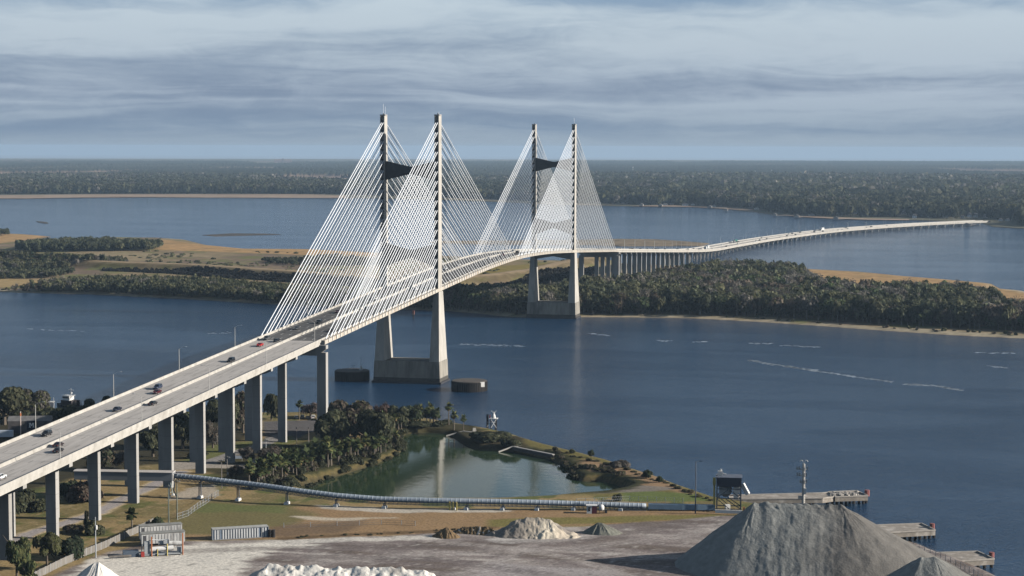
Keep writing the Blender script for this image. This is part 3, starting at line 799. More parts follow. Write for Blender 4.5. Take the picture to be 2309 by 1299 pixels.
# --- viaduct and low trestle beyond
FV = thing('far_viaduct', 'long pale viaduct beyond the second tower, bending right into a low trestle', 'viaduct', (0, 594, 0))
def fbuild(mb, name, mat):
    o = mb.build(name, mat, FV); o.location = (0, -594, 0); return o
YE = 2280
PY = path(595.2, YE, 150)
fbuild(MB().sweep(DECK_A[::-1], PY), 'deck', CONC)
fbuild(MB().sweep([(-14.2, 0.0), (-14.2, -0.03), (14.2, -0.03), (14.2, 0.0)][::-1], path(595.2, YE, 150, dz=.006)), 'roadway', ROAD)
fbuild(MB().sweep(PAR, PY), 'parapet', CONC); fbuild(MB().sweep(mir(PAR), PY), 'parapet', CONC)
fbuild(MB().sweep(MED, PY), 'median_barrier', CONC)
nb = 0
y = 625.0
while y < YE - 8:
    zt = zroad(y) - 2.05
    hi = zt > 12
    s = math.atan2((xroad(y + 1) - xroad(y - 1)) / 2, 1)
    mb = MB()
    c = lambda dx: off(y, dx)
    a, b = off(y, -13.6), off(y, 13.6)
    mb.beam((a[0], a[1], zt - .9), (b[0], b[1], zt - .9), 1.8 if hi else 1.3, 1.8 if hi else 1.2)
    for dx in ((-7.4, 7.4) if hi else (-11.5, -4, 4, 11.5)):
        p = off(y, dx)
        mb.box((p[0], p[1], (zt - 1.8 - 1.5) / 2), (3.4, 1.9, zt - 1.8 + 1.5) if hi else (1.1, 1.1, zt - 0.3), -s)
    fbuild(mb, 'pier', CONC_D)
    y += 30.5 if hi else 22.0
# ------------------------------------------------------------------ yard and water's edge
def PJ(p):
    d = np.asarray(p, float) - CAM; z = d @ _fw
    return np.array([PW / 2 + FPX * (d @ _rt) / z, PH / 2 - FPX * (d @ _up) / z])
def HZ(g, py):
    """Height above ground point g at which the picture row py is reached."""
    lo, hi = g[2] - 5, g[2] + 160
    for _ in range(40):
        m = (lo + hi) / 2
        if PJ((g[0], g[1], m))[1] > py: lo = m
        else: hi = m
    return lo - g[2]
def facing(g): return math.atan2(CAM[0] - g[0], g[1] - CAM[1])   # rz that turns a front (-Y) to the open side of the yard
GALV = M('galvanised', (0.42, 0.44, 0.45), rough=0.55, var=0.15, scale=2.0)
WHITE = M('white_paint', (0.76, 0.75, 0.72), rough=0.55, var=0.1, scale=1.5)
RUST = M('rusty_steel', (0.20, 0.10, 0.06), rough=0.9, var=0.35, scale=2.0)
TEAL = M('grey_green_paint', (0.30, 0.36, 0.36), rough=0.6, var=0.15)
YEL = M('yellow_paint', (0.62, 0.50, 0.16), rough=0.6, var=0.15)
RED = M('red_paint', (0.42, 0.06, 0.05), rough=0.5, var=0.12)
ORANGE = M('orange_paint', (0.55, 0.20, 0.08), rough=0.6, var=0.12)
WOODP = M('grey_timber', (0.24, 0.215, 0.19), rough=0.9, var=0.25, scale=1.0, stretch=(1, 1, 0.2))
DARKP = M('black_pile', (0.034, 0.031, 0.03), rough=0.9, var=0.3)
GREY = M('grey_cladding', (0.26, 0.275, 0.29), rough=0.7, var=0.06, scale=0.5)
ROOFG = M('pale_roof', (0.52, 0.49, 0.46), rough=0.75, var=0.1, scale=0.6)
NAVY = M('navy_cladding', (0.035, 0.045, 0.07), rough=0.6, var=0.15, scale=0.5)

# conveyor gallery below the viaduct
g0, g1 = GL(172, 1116), GL(392, 1120)
ax = Vector(g1[:2] - g0[:2]); Lg = ax.length; rzg = math.atan2(ax.y, ax.x)
T = thing('conveyor_gallery', 'long grey boxed conveyor gallery on legs crossing below the approach viaduct', 'gallery', (g0[0], g0[1], g0[2]), rzg)
zb = 5.8
MB().box((Lg / 2, 0, zb + 1.45), (Lg, 4.3, 2.9)).build('gallery_box', GREY, T)
MB().prism([(-2.35, zb + 2.9), (2.35, zb + 2.9), (2.35, zb + 3.05), (0, zb + 3.3), (-2.35, zb + 3.05)], -0.3, Lg + 0.3, 'x').build('roof', ROOFG, T)
MB().box((Lg + 0.12, 0, zb + 1.3), (0.2, 3.4, 2.2)).build('end_panel', M('end_panel', (0.5, 0.48, 0.45)), T)
mb = MB()
for y in (-1.2, 1.2): mb.tube([(Lg - 1.5, y * .5, zb), (Lg - 1.0, y * 2.0, 0.3)], 0.22, 6)
for z in (1.4, 3.2): mb.beam((Lg - 1.2, -1.6, z), (Lg - 1.2, 1.6, z), .15)
mb.tube([(Lg + .8, -1.2, zb - .2), (Lg + .4, -1.7, 2.6), (Lg + 1.6, -2.2, .3)], .2, 6)
mb.build('support_frame', TEAL, T)
mb = MB(); mb.tube([(1.6, 0, zb), (1.6, 0, 0.4)], .22, 6); mb.beam((1.6, 0, 2.6), (.6, 0, 0.4), .16)
mb.build('support_frame', GALV, T)
for x, y in ((Lg - 1.0, 2.4), (Lg - 1.0, -2.4), (1.6, 0)): MB().box((x, y, .2), (1.2, 1.2, .9), taper=.6).build('footing', WHITE if x > 5 else ORANGE, T)

# tube conveyor from the gallery along the pond to the transfer tower
base_px = [(395, 1120), (537, 1129), (647, 1137), (758, 1142), (867, 1146), (1024, 1149), (1133, 1150), (1211, 1150), (1293, 1150), (1400, 1151), (1500, 1151), (1612, 1152)]
tube_px = [(392, 1073), (450, 1078), (498, 1084), (537, 1088.5), (591, 1095), (647, 1103), (681, 1108), (758, 1117.5), (857, 1125.5), (958, 1128.5), (1024, 1129.5), (1124, 1131), (1211, 1133), (1308, 1136), (1400, 1139), (1462, 1141), (1540, 1143), (1612, 1145)]
tp = []
for px, py in tube_px:
    by = np.interp(px, [a for a, b in base_px], [b for a, b in base_px])
    g = GL(px, by); tp.append((g[0], g[1], g[2] + max(1.2, HZ(g, py))))
tp = np.array(tp)
sl = np.concatenate([[0], np.cumsum(np.linalg.norm(np.diff(tp, axis=0), axis=1))])
def tpos(s): return np.array([np.interp(s, sl, tp[:, k]) for k in range(3)])
tpz = np.poly1d(np.polyfit(sl, tp[:, 2], 7))
s_end = sl[-3]
T = thing('tube_conveyor', 'long blue grey covered tube conveyor on short legs running beside the pond', 'conveyor', (tp[0][0], tp[0][1], gz(tp[0][0], tp[0][1])))
org = np.array(T.location)
TUBE = M('conveyor_cover', (0.33, 0.38, 0.43), rough=0.42, var=0.12, scale=0.8)
TUBED = M('conveyor_side', (0.075, 0.10, 0.14), rough=0.6, var=0.2, scale=1.0)
mb = MB(); rb = mb; s = 0.0; pts = []
while s < s_end: pts.append(tpos(s) - org); s += 1.5
mb.tube(pts, 0.92, 12); mb.slot(1)
s = 0.0
while s < s_end - 1:
    a = tpos(s) - org; b = tpos(s + .35) - org
    rb.tube([a, b], .955, 12); s += 1.5
rb.build('cover', [TUBE, M('conveyor_rib', (0.37, 0.42, 0.47), rough=0.4, var=.1)], T, smooth=True)
# side lattice and walkway below the tube
mb = MB(); s = 0.0
while s < s_end - 1.5:
    a = tpos(s) - org; b = tpos(s + 1.5) - org
    n = Vector((a - b)).cross(Vector((0, 0, 1))).normalized()
    lowz = 1.0 if s > 190 else 1.25
    for q in (-.85, .85):
        o_ = np.array(n) * q
        at, bt = a + o_ + (0, 0, -.25), b + o_ + (0, 0, -.25)
        ab, bb = at - (0, 0, lowz), bt - (0, 0, lowz)
        mb.beam(at, bt, .14); mb.beam(ab, bb, .16); mb.beam(at, bb, .09); mb.beam(at, ab, .1)
    s += 1.5
mb.build('lattice', TUBED, T)
for px, by in [(450, 1124)] + base_px[1:10] + [(1052, 1149)]:
    g = GL(px, by); k = int(np.argmin(np.hypot(tp[:, 0] - g[0], tp[:, 1] - g[1])))
    ss = sl[k] + float(np.dot(g[:2] - tp[k][:2], (tp[min(k + 1, len(tp) - 1)] - tp[k - 1])[:2] / np.linalg.norm((tp[min(k + 1, len(tp) - 1)] - tp[k - 1])[:2])))
    c = tpos(ss) - org; g = np.array([c[0] + org[0], c[1] + org[1], gz(c[0] + org[0], c[1] + org[1])]) - org
    mb = MB()
    for q in (-1, 1): mb.beam((g[0], g[1] + q * 1.0, g[2] + .2), (c[0], c[1] + q * .7, c[2] - 1.1), .28)
    mb.beam((g[0], g[1] - 1.0, g[2] + 1.0), (g[0], g[1] + 1.0, g[2] + 1.0), .15)
    if px == 1024:
        for q in (-1.2, 0, 1.2): mb.beam((g[0] + q, g[1] - 1.6, g[2]), (g[0] + q, g[1] - 1.6, g[2] + 2.9), .4)
    leg = mb.build('support_leg', TUBED if px != 1024 else YEL, T)
    MB().box((g[0], g[1], g[2] + .25), (1.5, 2.8, 1.2), taper=.85).build('footing', WHITE, leg)
# flat covered run to the tower
mb = MB(); n_ = 12
pp = [tpos(s_end + (sl[-1] - s_end) * k / n_) - org for k in range(n_ + 1)]
for a, b in zip(pp[:-1], pp[1:]): mb.beam(a, b, 1.9, 1.7)
mb.build('flat_cover', M('flat_cover', (0.19, 0.28, 0.37), rough=0.5, var=.1), T)
for k in range(0, n_ + 1, 2): MB().box((pp[k][0], pp[k][1], pp[k][2] - 1.4), (.25, 1.7, 1.6)).build('trestle_leg', TUBED, T)

# transfer tower at the end of the conveyor
g = GL(1643, 1152); rz = facing(g)
T = thing('transfer_tower', 'steel transfer tower with dark boxed top, white hoppers and white side chute beside the pier', 'tower', g, rz)
H = HZ(g, 1074); w, d = 4.0, 3.0
mb = MB().box((0, 0, H - 1.55), (8.4, 6.4, 3.0))
for k in range(13): mb.box((-4.1 + k * .68, -3.24, H - 1.55), (.16, .1, 2.9))
mb.build('top_house', NAVY, T)
MB().box((0, 0, H + .05), (8.9, 6.9, .22)).build('roof', M('tower_roof', (0.12, 0.14, 0.18)), T)
STEELG = M('steel_frame', (0.10, 0.115, 0.13), rough=.6, var=.2)
for x in (-w, w):
    for y in (-d, d): MB().box((x, y, (H - 3) / 2 - .1), (.4, .4, H - 2.8)).build('leg', STEELG, T)
mb = MB()
for z in (1.2, 4.8, 8.0):
    for y in (-d, d): mb.beam((-w, y, z), (w, y, z), .28)
    for x in (-w, w): mb.beam((x, -d, z), (x, d, z), .28)
for y in (-d, d):
    mb.beam((-w, y, 4.8), (0, y, 8.0), .25); mb.beam((w, y, 4.8), (0, y, 8.0), .25); mb.beam((-w, y, 4.6), (0, y, 1.4), .22); mb.beam((w, y, 1.2), (-1, y, 4.6), .25)
mb.build('bracing', STEELG, T)
MB().lathe((-1.2, 0, 4.9), [(0.7, 0), (2.1, 1.2), (2.1, 3.4)], 10).build('hopper', M('hopper_grey', (0.45, 0.45, 0.45)), T)
mb = MB().box((2.6, -1.2, 7.6), (2.2, 2.4, 1.8)).box((2.3, -1.4, 5.6), (1.5, 1.8, 2.4)); mb.box((-.4, 0, 1.2), (1.6, 1.4, 1.9), .3)
mb.build('chute_box', WHITE, T)
MB().beam((4.5, -.5, 9.4), (6.4, -1.0, 6.0), 1.5, 1.3).build('side_chute', WHITE, T)
mb = MB().tube([(-4.9, -1, 0), (-4.9, -1, 9.6)], .34, 8).box((-4.9, -1, 10.2), (1.0, 1.0, 2.4)); mb.build('ladder_cage', YEL, T)
mb = MB().box((-3.0, 0, H + 1.0), (1.5, 1.6, 1.6)).tube([(-3.4, 0, H + 1.6), (-2.6, 0, H + 2.3)], .35, 6).beam((-2.4, 0, H + 1.0), (-.8, 0, H + .6), .3); mb.build('head_drive', WHITE, T)
MB().box((0, -4.2, .55), (9.0, .5, 1.1)).build('white_barrier', WHITE, T)
mb = MB().box((5.1, -3.2, 1.0), (.6, .6, 2.0)); mb.build('junction_box', ORANGE, T)

def mast(name, label, cat, px, py, ptop, rad=0.16, mat=GALV, arm=None, group=None, extra=None):
    g = GL(px, py); H = HZ(g, ptop)
    T = thing(name, label, cat, g, 0, group)
    MB().tube([(0, 0, -.3), (0, 0, H * .45), (0, 0, H)], [rad * 1.3, rad * 1.1, rad * .75], 8).build('pole', mat, T)
    if extra: extra(T, H)
    return T
def lamp_head(T, H):
    MB().beam((0, 0, H), (1.4, -.3, H + .35), .14).build('arm', GALV, T)
    MB().box((1.7, -.35, H + .35), (.9, .4, .22)).build('lamp_head', DARKM, T)
def crossarm(T, H):
    MB().box((0, 0, H - .7), (2.2, .16, .2)).build('crossarm', WOODP, T)
    mb = MB()
    for x in (-.95, -.4, .4, .95): mb.lathe((x, 0, H - .6), [(.09, 0), (.12, .12), (.07, .3)], 6)
    mb.build('insulator', GALV, T)
def transformer(T, H):
    MB().lathe((.35, -.15, H - 3.7), [(.32, 0), (.36, .1), (.36, 1.1), (.22, 1.3)], 10).build('transformer', WHITE, T)
    MB().beam((0, 0, H - 1.0), (.9, 0, H - .6), .1).build('bracket', GALV, T)
mast('yard_light_mast', 'tall slim light mast beside the conveyor, left of the transfer tower', 'light mast', 1568, 1158, 1041, .17, M('dark_mast', (.12, .13, .15)), extra=lamp_head)
mast('utility_pole', 'grey pole with white transformer in front of the shaded fence', 'utility pole', 216, 1258, 1166, .17, GALV, extra=transformer)
mast('utility_pole', 'bare dark pole left of a pair below the gallery end', 'utility pole', 380.5, 1181, 1093, .2, M('green_pole', (.16, .18, .15)), extra=crossarm)
mast('utility_pole', 'bare dark pole right of a pair below the gallery end', 'utility pole', 399.5, 1169, 1082, .2, MATS['green_pole'], extra=crossarm)
mast('utility_pole', 'timber pole behind the conveyor, nearer the viaduct columns', 'utility pole', 500, 1101, 1035, .15, WOODP, extra=crossarm)
mast('utility_pole', 'taller timber pole with side box behind the conveyor bend', 'utility pole', 512.5, 1082, 1028, .16, WOODP, extra=lambda T, H: (crossarm(T, H), MB().box((.3, -.2, 2.4), (.5, .5, .8)).build('meter_box', WHITE, T)))
mast('utility_pole', 'pale slim pole among bare brush left of the palm grove', 'utility pole', 600, 1032, 989, .13, GALV, extra=crossarm)
mast('park_light', 'short lamp post with round head on the shaded lawn', 'lamp post', 669, 1003, 967, .11, WOODP, extra=lambda T, H: MB().lathe((0, 0, H), [(.2, 0), (.45, .25), (.25, .7)], 8).build('lamp_head', DARKM, T))
mast('park_light', 'plain square topped post on the shaded lawn near the large oak', 'lamp post', 696, 997, 965, .14, WOODP, extra=lambda T, H: MB().box((0, 0, H), (.5, .5, .3)).build('cap', DARKM, T))
# communications mast behind the pile
g = GL(1811, 1166); H = HZ(g, 1046)
T = thing('antenna_mast', 'pale steel mast with antenna crossarms and two curved arms on top behind the grey pile', 'mast', g, facing(g))
PALE = M('pale_mast', (0.50, 0.48, 0.44), rough=.6, var=.1)
MB().tube([(0, 0, -.3), (0, 0, H)], [.62, .45], 10).build('pole', PALE, T)
for sg in (-1, 1):
    MB().tube([(0, 0, H), (sg * .25, 0, H + .7), (sg * .6, 0, H + 1.2), (sg * 1.05, 0, H + 1.15), (sg * 1.35, 0, H + .7)], .12, 6).build('curved_arm', WHITE, T)
for z, l, r_ in ((H - 1.9, -2.4, 1.2), (H - 4.0, -2.3, .9), (H - 6.3, -1.3, 1.0)):
    mb = MB().beam((l, -.4, z + .4), (r_, .2, z), .22); mb.beam((l, -.4, z + .4), (0, -.3, z - .3), .14)
    mb.build('crossarm', PALE, T)
    mb = MB()
    for x in (l + .2, l + .9, r_ - .1): mb.box((x, -.4, z + .5), (.35, .3, 1.2))
    mb.build('antenna_panel', M('antenna_grey', (.30, .31, .32)), T)
mb = MB()
for k in range(20): mb.beam((-.75, -.35, 1 + k * .85), (.75, -.35, 1 + k * .85), .07)
mb.build('climbing_rung', PALE, T)
MB().box((.5, -.4, H - 9.0), (.8, .7, 1.9)).build('equipment_box', WHITE, T)
MB().box((-1.0, -.3, H - 11.2), (1.5, .6, 1.0)).build('light_cluster', PALE, T)

# piers
PIERD = M('pier_deck', (0.30, 0.265, 0.225), rough=.9, var=.25, scale=.7, second=(.46, .42, .37), sec_scale=.25)
def pier(label, segs, piles, extra=None, zt=3.6, th=1.5):
    c = G(*segs[-1][0], zt); T = thing('loading_pier', label, 'pier', (c[0], c[1], 0), 0, 'concrete piers beyond the grey pile')
    for i, poly in enumerate(segs):
        P = [G(px, py, zt) - (c[0], c[1], 0) for px, py in poly]
        a2 = sum(P[i][0] * P[(i + 1) % len(P)][1] - P[(i + 1) % len(P)][0] * P[i][1] for i in range(len(P)))
        if a2 < 0: P = P[::-1]
        n = len(P)
        mb = MB().add([(p[0], p[1], zt - th) for p in P] + [(p[0], p[1], zt) for p in P],
                      [tuple(range(n - 1, -1, -1)), tuple(range(n, 2 * n))] + [(k, (k + 1) % n, n + (k + 1) % n, n + k) for k in range(n)])
        mb.build('deck' if i == 0 else 'platform', PIERD, T)
        mb = MB()
        q = [(p[0], p[1], zt + .22) for p in P]
        for k in range(n): mb.beam(q[k], q[(k + 1) % n], .35, .42)
        mb.build('kerb', M('pier_kerb', (.45, .41, .36), var=.2), T)
    for px, py in piles:
        p = G(px, py, zt - th) - (c[0], c[1], 0)
        MB().tube([(p[0], p[1], -2), (p[0], p[1], zt - th + .05)], .5, 8).build('pile', DARKP, T)
    return T, c
T, c = pier('weathered concrete pier nearest the conveyor tower with rubble on its end platform',
         [[(1645, 1127), (1855, 1125), (1885, 1121), (1873, 1111.5), (1852, 1113), (1645, 1118)], [(1883, 1122), (1957, 1119.5), (1932, 1108), (1868, 1110.5)]],
         [(1683, 1128), (1690, 1125), (1730, 1127), (1738, 1124), (1778, 1127), (1786, 1124), (1826, 1127), (1834, 1123), (1865, 1128), (1877, 1126), (1887, 1124), (1897, 1122.5), (1908, 1124), (1916, 1121), (1925, 1123), (1937, 1122), (1947, 1123), (1953, 1121)])
mb = MB()
for _ in range(70):
    p = G(random.uniform(1872, 1935), random.uniform(1111, 1119), 3.6) - (c[0], c[1], 0); s = random.uniform(.3, 1.1)
    mb.box((p[0], p[1], 3.6 + s * .3), (s, s * .8, s * .7), random.uniform(0, 3))
mb.build('rubble', M('rubble', (.42, .39, .35), var=.3), T)['kind'] = 'stuff'
p = G(1955, 1115, 3.6) - (c[0], c[1], 0)
MB().tube([(p[0], p[1], 3), (p[0], p[1], 5.2)], .9, 8).build('mooring_post', M('faded_red', (.26, .10, .09), var=.3), T)
T, c = pier('middle of three concrete piers, a plain flat deck showing beyond the grey pile', [[(1900, 1202), (1995, 1203), (2109, 1197), (2078, 1182), (1966, 1186), (1880, 1190)]],
         [(1998, 1204), (2008, 1206), (2018, 1204), (2030, 1205), (2040, 1203), (2052, 1204), (2064, 1203), (2074, 1202), (2086, 1201), (2096, 1200), (2106, 1198)])
p = G(2102, 1190, 3.6) - (c[0], c[1], 0); MB().tube([(p[0], p[1], 3), (p[0], p[1], 5.0)], .8, 8).build('mooring_post', MATS['faded_red'], T)
T, c = pier('concrete pier lowest in the view with a railing, right of the small grey heap', [[(2020, 1273), (2150, 1268), (2242, 1262), (2204, 1245), (2078, 1249), (2000, 1252)]],
         [(2150, 1269), (2164, 1271), (2178, 1269), (2192, 1268), (2206, 1267), (2220, 1266), (2236, 1264)])
p = G(2236, 1254, 3.6) - (c[0], c[1], 0); MB().tube([(p[0], p[1], 3), (p[0], p[1], 4.8)], .8, 8).build('mooring_post', MATS['faded_red'], T)

# heaps
def heap(name, label, px, py, h, rx, ry, mat, ridge=0.0, ls=.22, rz=0.0, gully=0.12, lump=0.05, seed=1, asym=0.0, n=(120, 44), p=1.0, cols=None, crown=0.05, gfreq=9):
    g = GL(px, py); nt_, nr = n
    # walk round a stadium so that points are even along the ridge and round its ends
    rm = (rx + ry) / 4; per = 4 * ridge + 2 * math.pi * rm
    d = np.linspace(0, per, nt_, endpoint=False); th = np.empty(nt_); xr = np.empty(nt_)
    for i_, s_ in enumerate(d):
        if s_ < math.pi * rm: th[i_] = -math.pi / 2 + s_ / rm; xr[i_] = ridge
        elif s_ < math.pi * rm + 2 * ridge: th[i_] = math.pi / 2; xr[i_] = ridge - (s_ - math.pi * rm)
        elif s_ < 2 * math.pi * rm + 2 * ridge: th[i_] = math.pi / 2 + (s_ - math.pi * rm - 2 * ridge) / rm; xr[i_] = -ridge
        else: th[i_] = math.pi * 1.5; xr[i_] = -ridge + (s_ - 2 * math.pi * rm - 2 * ridge)
    q = np.linspace(0, 1.0, nr)
    TH, Q = np.meshgrid(th, q); XR = np.broadcast_to(xr, TH.shape)
    ux, uy = np.cos(TH) * gfreq / 2 + XR * gfreq / (2.2 * rm) + 70, np.sin(TH) * gfreq / 2 + 50
    gu = fbm(ux, uy + Q * 1.3, seed, 4) - .5
    gu2 = fbm(ux * 3.1, uy * 3.1 + Q * 1.8, seed + 4, 3) - .5
    sx_ = XR / max(ridge, 1)
    RR = (1 + asym * np.where(np.abs(XR) < ridge * .9999, sx_ * .5, np.cos(TH) * .5 + .5 * np.sign(XR) * (ridge > 0))) * (1 + .18 * (fbm(np.cos(TH) * 1.5 + XR / rm + 5, np.sin(TH) * 1.5 + 5, seed + 9, 3) - .5))
    Xl = np.cos(TH) * Q * rx * RR + XR
    Yl = np.sin(TH) * Q * ry * RR
    Hq = np.sqrt((1 - Q) ** 2 + crown ** 2) - crown
    Zl = h * (Hq / (np.sqrt(1 + crown ** 2) - crown)) ** p
    env = np.clip(Q * 6, 0, 1) * np.clip((1 - Q) * 5, 0, 1)
    Zl = Zl + h * (gully * gu + gully * .55 * gu2) * env
    Zl = Zl + lump * h * (fbm(Xl / (h * ls) + 30, Yl / (h * ls), seed + 3, 4) - .5) * np.clip((1 - Q) * 9, 0, 1)
    if h > 9:
        # slumps: bites whose scarp runs down the slope, and a ragged dumped crest
        sl_ = fbm(ux * .55 + 9, uy * .55 + Q * 2.0, seed + 21, 4)
        Zl = Zl - h * .009 * sstep(.52, .62, sl_) * env + h * .005 * sstep(.40, .32, sl_) * env
        Zl = Zl + (fbm(Xl / 2.6 + 11, Yl / 2.6, seed + 31, 4) - .5) * .4 * np.clip((1 - Q) * 9, 0, 1) + (fbm(Xl / 1.3 + 3, Yl / 1.3, seed + 33, 3) - .5) * 1.2 * np.clip(1 - Q * 6, 0, 1)
    Zl -= 0.25
    Zl[-1] = -0.8
    V = np.stack([Xl * math.cos(rz) - Yl * math.sin(rz), Xl * math.sin(rz) + Yl * math.cos(rz), Zl], -1).reshape(-1, 3)
    i = np.arange(nr * nt_).reshape(nr, nt_); j = np.roll(i, -1, 1)
    F = np.stack([i[:-1], i[1:], j[1:], j[:-1]], -1).reshape(-1, 4)
    vc = cols(Xl, Yl, Zl).reshape(-1, 3) if cols else None
    o = arrays(name, V, F, mat, smooth=True, vcol=vc, loc=tuple(g))
    return tag(o, label, 'heap')
GRAV = M('grey_aggregate', attr=True, rough=.95, var=.16, scale=.5, bump=.18, bscale=1.6)
SALT = M('white_sand', attr=True, rough=.9, var=.14, scale=.6, bump=.12, bscale=1.4)
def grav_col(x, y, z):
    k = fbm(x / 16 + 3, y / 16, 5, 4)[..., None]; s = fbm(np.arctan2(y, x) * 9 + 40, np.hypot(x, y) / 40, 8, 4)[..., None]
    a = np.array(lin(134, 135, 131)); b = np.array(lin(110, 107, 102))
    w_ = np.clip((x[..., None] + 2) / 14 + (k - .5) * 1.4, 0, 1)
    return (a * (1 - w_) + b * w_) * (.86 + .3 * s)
heap('aggregate_pile', 'huge grey aggregate pile with a ragged ridge and streaked slopes, largest in the yard', 1797, 1279, 19.0, 30.0, 27, GRAV, ridge=12.5, rz=0.05, gully=.022, lump=.025, seed=4, asym=.2, n=(420, 130), cols=grav_col, crown=.012, gfreq=8)
heap('aggregate_pile', 'smaller grey aggregate pile overlapping the right foot of the largest pile', 2092, 1352, 12.2, 21, 19, GRAV, ridge=1.5, gully=.02, lump=.02, seed=14, asym=.1, n=(160, 50), cols=grav_col)
def salt_col(x, y, z):
    k = fbm(x / 5 + 3, y / 5, 15, 4); c_ = np.empty(x.shape + (3,)); c_[:] = lin(234, 229, 219)
    m = sstep(.60, .74, k)[..., None] * .55; return c_ * (1 - m) + np.array(lin(168, 158, 148)) * m
heap('sand_pile', 'long cream white sand windrow of lumpy dumped loads along the bottom edge', 778, 1311, 4.3, 8.5, 6.5, SALT, ridge=22, rz=.12, gully=.0, lump=.46, ls=.42, seed=23, n=(260, 50), cols=salt_col, crown=.25)
heap('sand_pile', 'steep white sand pile with a dark shaded side near the fence', 219, 1318, 6.6, 8.4, 8.0, SALT, ridge=.6, gully=.10, lump=.05, seed=27, cols=lambda x, y, z: salt_col(x * .4, y * .4, z))
def mid_col(x, y, z):
    k = fbm(x / 5 + 2, y / 4 + 7, 35, 4); c_ = np.empty(x.shape + (3,)); c_[:] = lin(192, 180, 162)
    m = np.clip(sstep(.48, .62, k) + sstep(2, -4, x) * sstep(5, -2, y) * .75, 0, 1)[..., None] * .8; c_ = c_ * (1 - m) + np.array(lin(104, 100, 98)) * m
    m = sstep(1.5, 3.5, x) * sstep(6, 3, np.abs(x - 3)) * sstep(1, -1.5, y); m = m[..., None] * .9
    return c_ * (1 - m) + np.array(lin(226, 214, 192)) * m
heap('mixed_mound', 'mottled white and grey mound with dark dumped gravel in front', 1203, 1206, 5.4, 11.5, 6.5, SALT, ridge=4.5, rz=.08, gully=.08, lump=.34, ls=.4, seed=33, n=(200, 50), cols=mid_col, crown=.22)
heap('gravel_pile', 'little smooth dark grey gravel pile right of the mottled mound', 1352, 1202, 3.6, 6.6, 4.2, GRAV, ridge=.5, gully=.18, lump=.08, seed=37, cols=lambda x, y, z: np.full(x.shape + (3,), 1.0) * np.array(lin(122, 122, 112)), asym=.15)
heap('dirt_mound', 'small brown dirt mound with a pale foot left of the mottled mound', 1006, 1211, 3.2, 5.0, 3.2, SALT, ridge=.4, gully=.2, lump=.15, seed=39, cols=lambda x, y, z: np.array(lin(118, 98, 72)) * (.8 + .4 * fbm(x, y, 3))[..., None])
heap('rubble_bank', 'weedy rubble bank between the brown mound and the mottled mound', 1072, 1203, 2.4, 6.5, 2.6, SALT, ridge=3.5, gully=.1, lump=.55, seed=41, cols=lambda x, y, z: (lambda m: np.array(lin(104, 88, 64)) * (1 - m) + np.array(lin(206, 200, 190)) * m)(sstep(.66, .74, fbm(x * 1.3, y * 1.3, 77, 3))[..., None]), crown=.3)

# container, sheds and plant by the fence
def ctr(px, py, name, label, cat, rz=None):
    g = GL(px, py); return thing(name, label, cat, g, facing(g) if rz is None else rz), g
T, g = ctr(541, 1213, 'shipping_container', 'long white corrugated shipping container standing on the edge of the grass', 'container', rz=.52)
CONT = M('container_white', (0.62, 0.63, 0.63), rough=.5, var=.14, scale=.8, stretch=(1, 1, .3))
Lc, Hc, Wc = 17.6, 3.4, 2.9
mb = MB().box((0, 0, Hc / 2), (Lc - .1, Wc - .2, Hc - .1)).slot(1)
for k in range(20):
    if k in (2, 17): continue
    mb.box((-Lc / 2 + .9 + k * (Lc - 1.8) / 19, -Wc / 2 + .06, Hc / 2), (.46, .22, Hc - .5))
mb.build('body', [M('container_groove', (.20, .25, .32), var=.15), CONT], T)
mb = MB()
for x in (-Lc / 2, Lc / 2, -Lc / 2 + 2.2, Lc / 2 - 2.2):
    mb.box((x, -Wc / 2, Hc / 2), (.2, .2, Hc))
for z in (.1, Hc): mb.box((0, -Wc / 2, z), (Lc, .2, .2)); mb.box((0, Wc / 2, z), (Lc, .2, .2))
mb.build('frame', M('container_frame', (.30, .31, .32)), T)
MB().box((0, 0, Hc + .06), (Lc, Wc, .1)).build('roof', M('container_roof', (.42, .42, .39), var=.2), T)
for k, lab in enumerate(('black upright drum touching the end of the white container', 'black upright drum farther from the white container end')):
    p = GL(609 + 8 * k, 1211.5); T = thing('drum', lab, 'drum', p, 0, 'black drums beside the container')
    MB().lathe((0, 0, 0), [(.55, 0), (.55, .8), (.6, .84), (.55, .9), (.55, 1.7), (.6, 1.74), (.55, 1.8), (.55, 2.3), (.45, 2.4)], 12).build('barrel', DARKP, T)
    MB().lathe((0, 0, 2.35), [(.45, 0), (.4, .08)], 12).build('lid', DARKM, T)
OLDW = M('weathered_white', (.55, .55, .53), rough=.7, var=.25, scale=.7, stretch=(1, 1, .25), second=(.30, .29, .28), sec_scale=.5, sec_lo=.52, sec_hi=.7)
for (px, py, L_, H_, lab, k) in ((362, 1217, 13.0, 4.4, 'weathered white trailer box with grey roof, the one behind', 0), (367, 1228, 13.2, 3.5, 'weathered white trailer box with ribbed front, the one before', 1)):
    T, g = ctr(px, py, 'storage_trailer', lab, 'trailer', rz=.55)
    T['group'] = 'weathered boxes by the fence'
    MB().box((0, 0, .45 + H_), (L_ + .25, 3.3, .14)).build('roof', M('grey_roof', (.27, .27, .25), var=.25), T)
    mb = MB().box((0, 0, .5 + H_ / 2), (L_, 3.0, H_ - .6)).slot(1)
    for q in range(14): mb.box((-L_ / 2 + .5 + q * (L_ - 1) / 13, -1.53, .5 + H_ / 2), (.09, .08, H_ - .8))
    mb.build('box', [OLDW, M('shade_rib', (.33, .33, .33))], T)
    MB().box((-L_ / 2 + .9, -1.54, .4 + H_ / 2), (.8, .06, H_ - 1)).build('door', M('dark_door', (.08, .08, .085)), T)
    for x in (-4, 4): MB().box((x, 0, .3), (.6, 2.6, .9)).build('skid', DARKM, T)
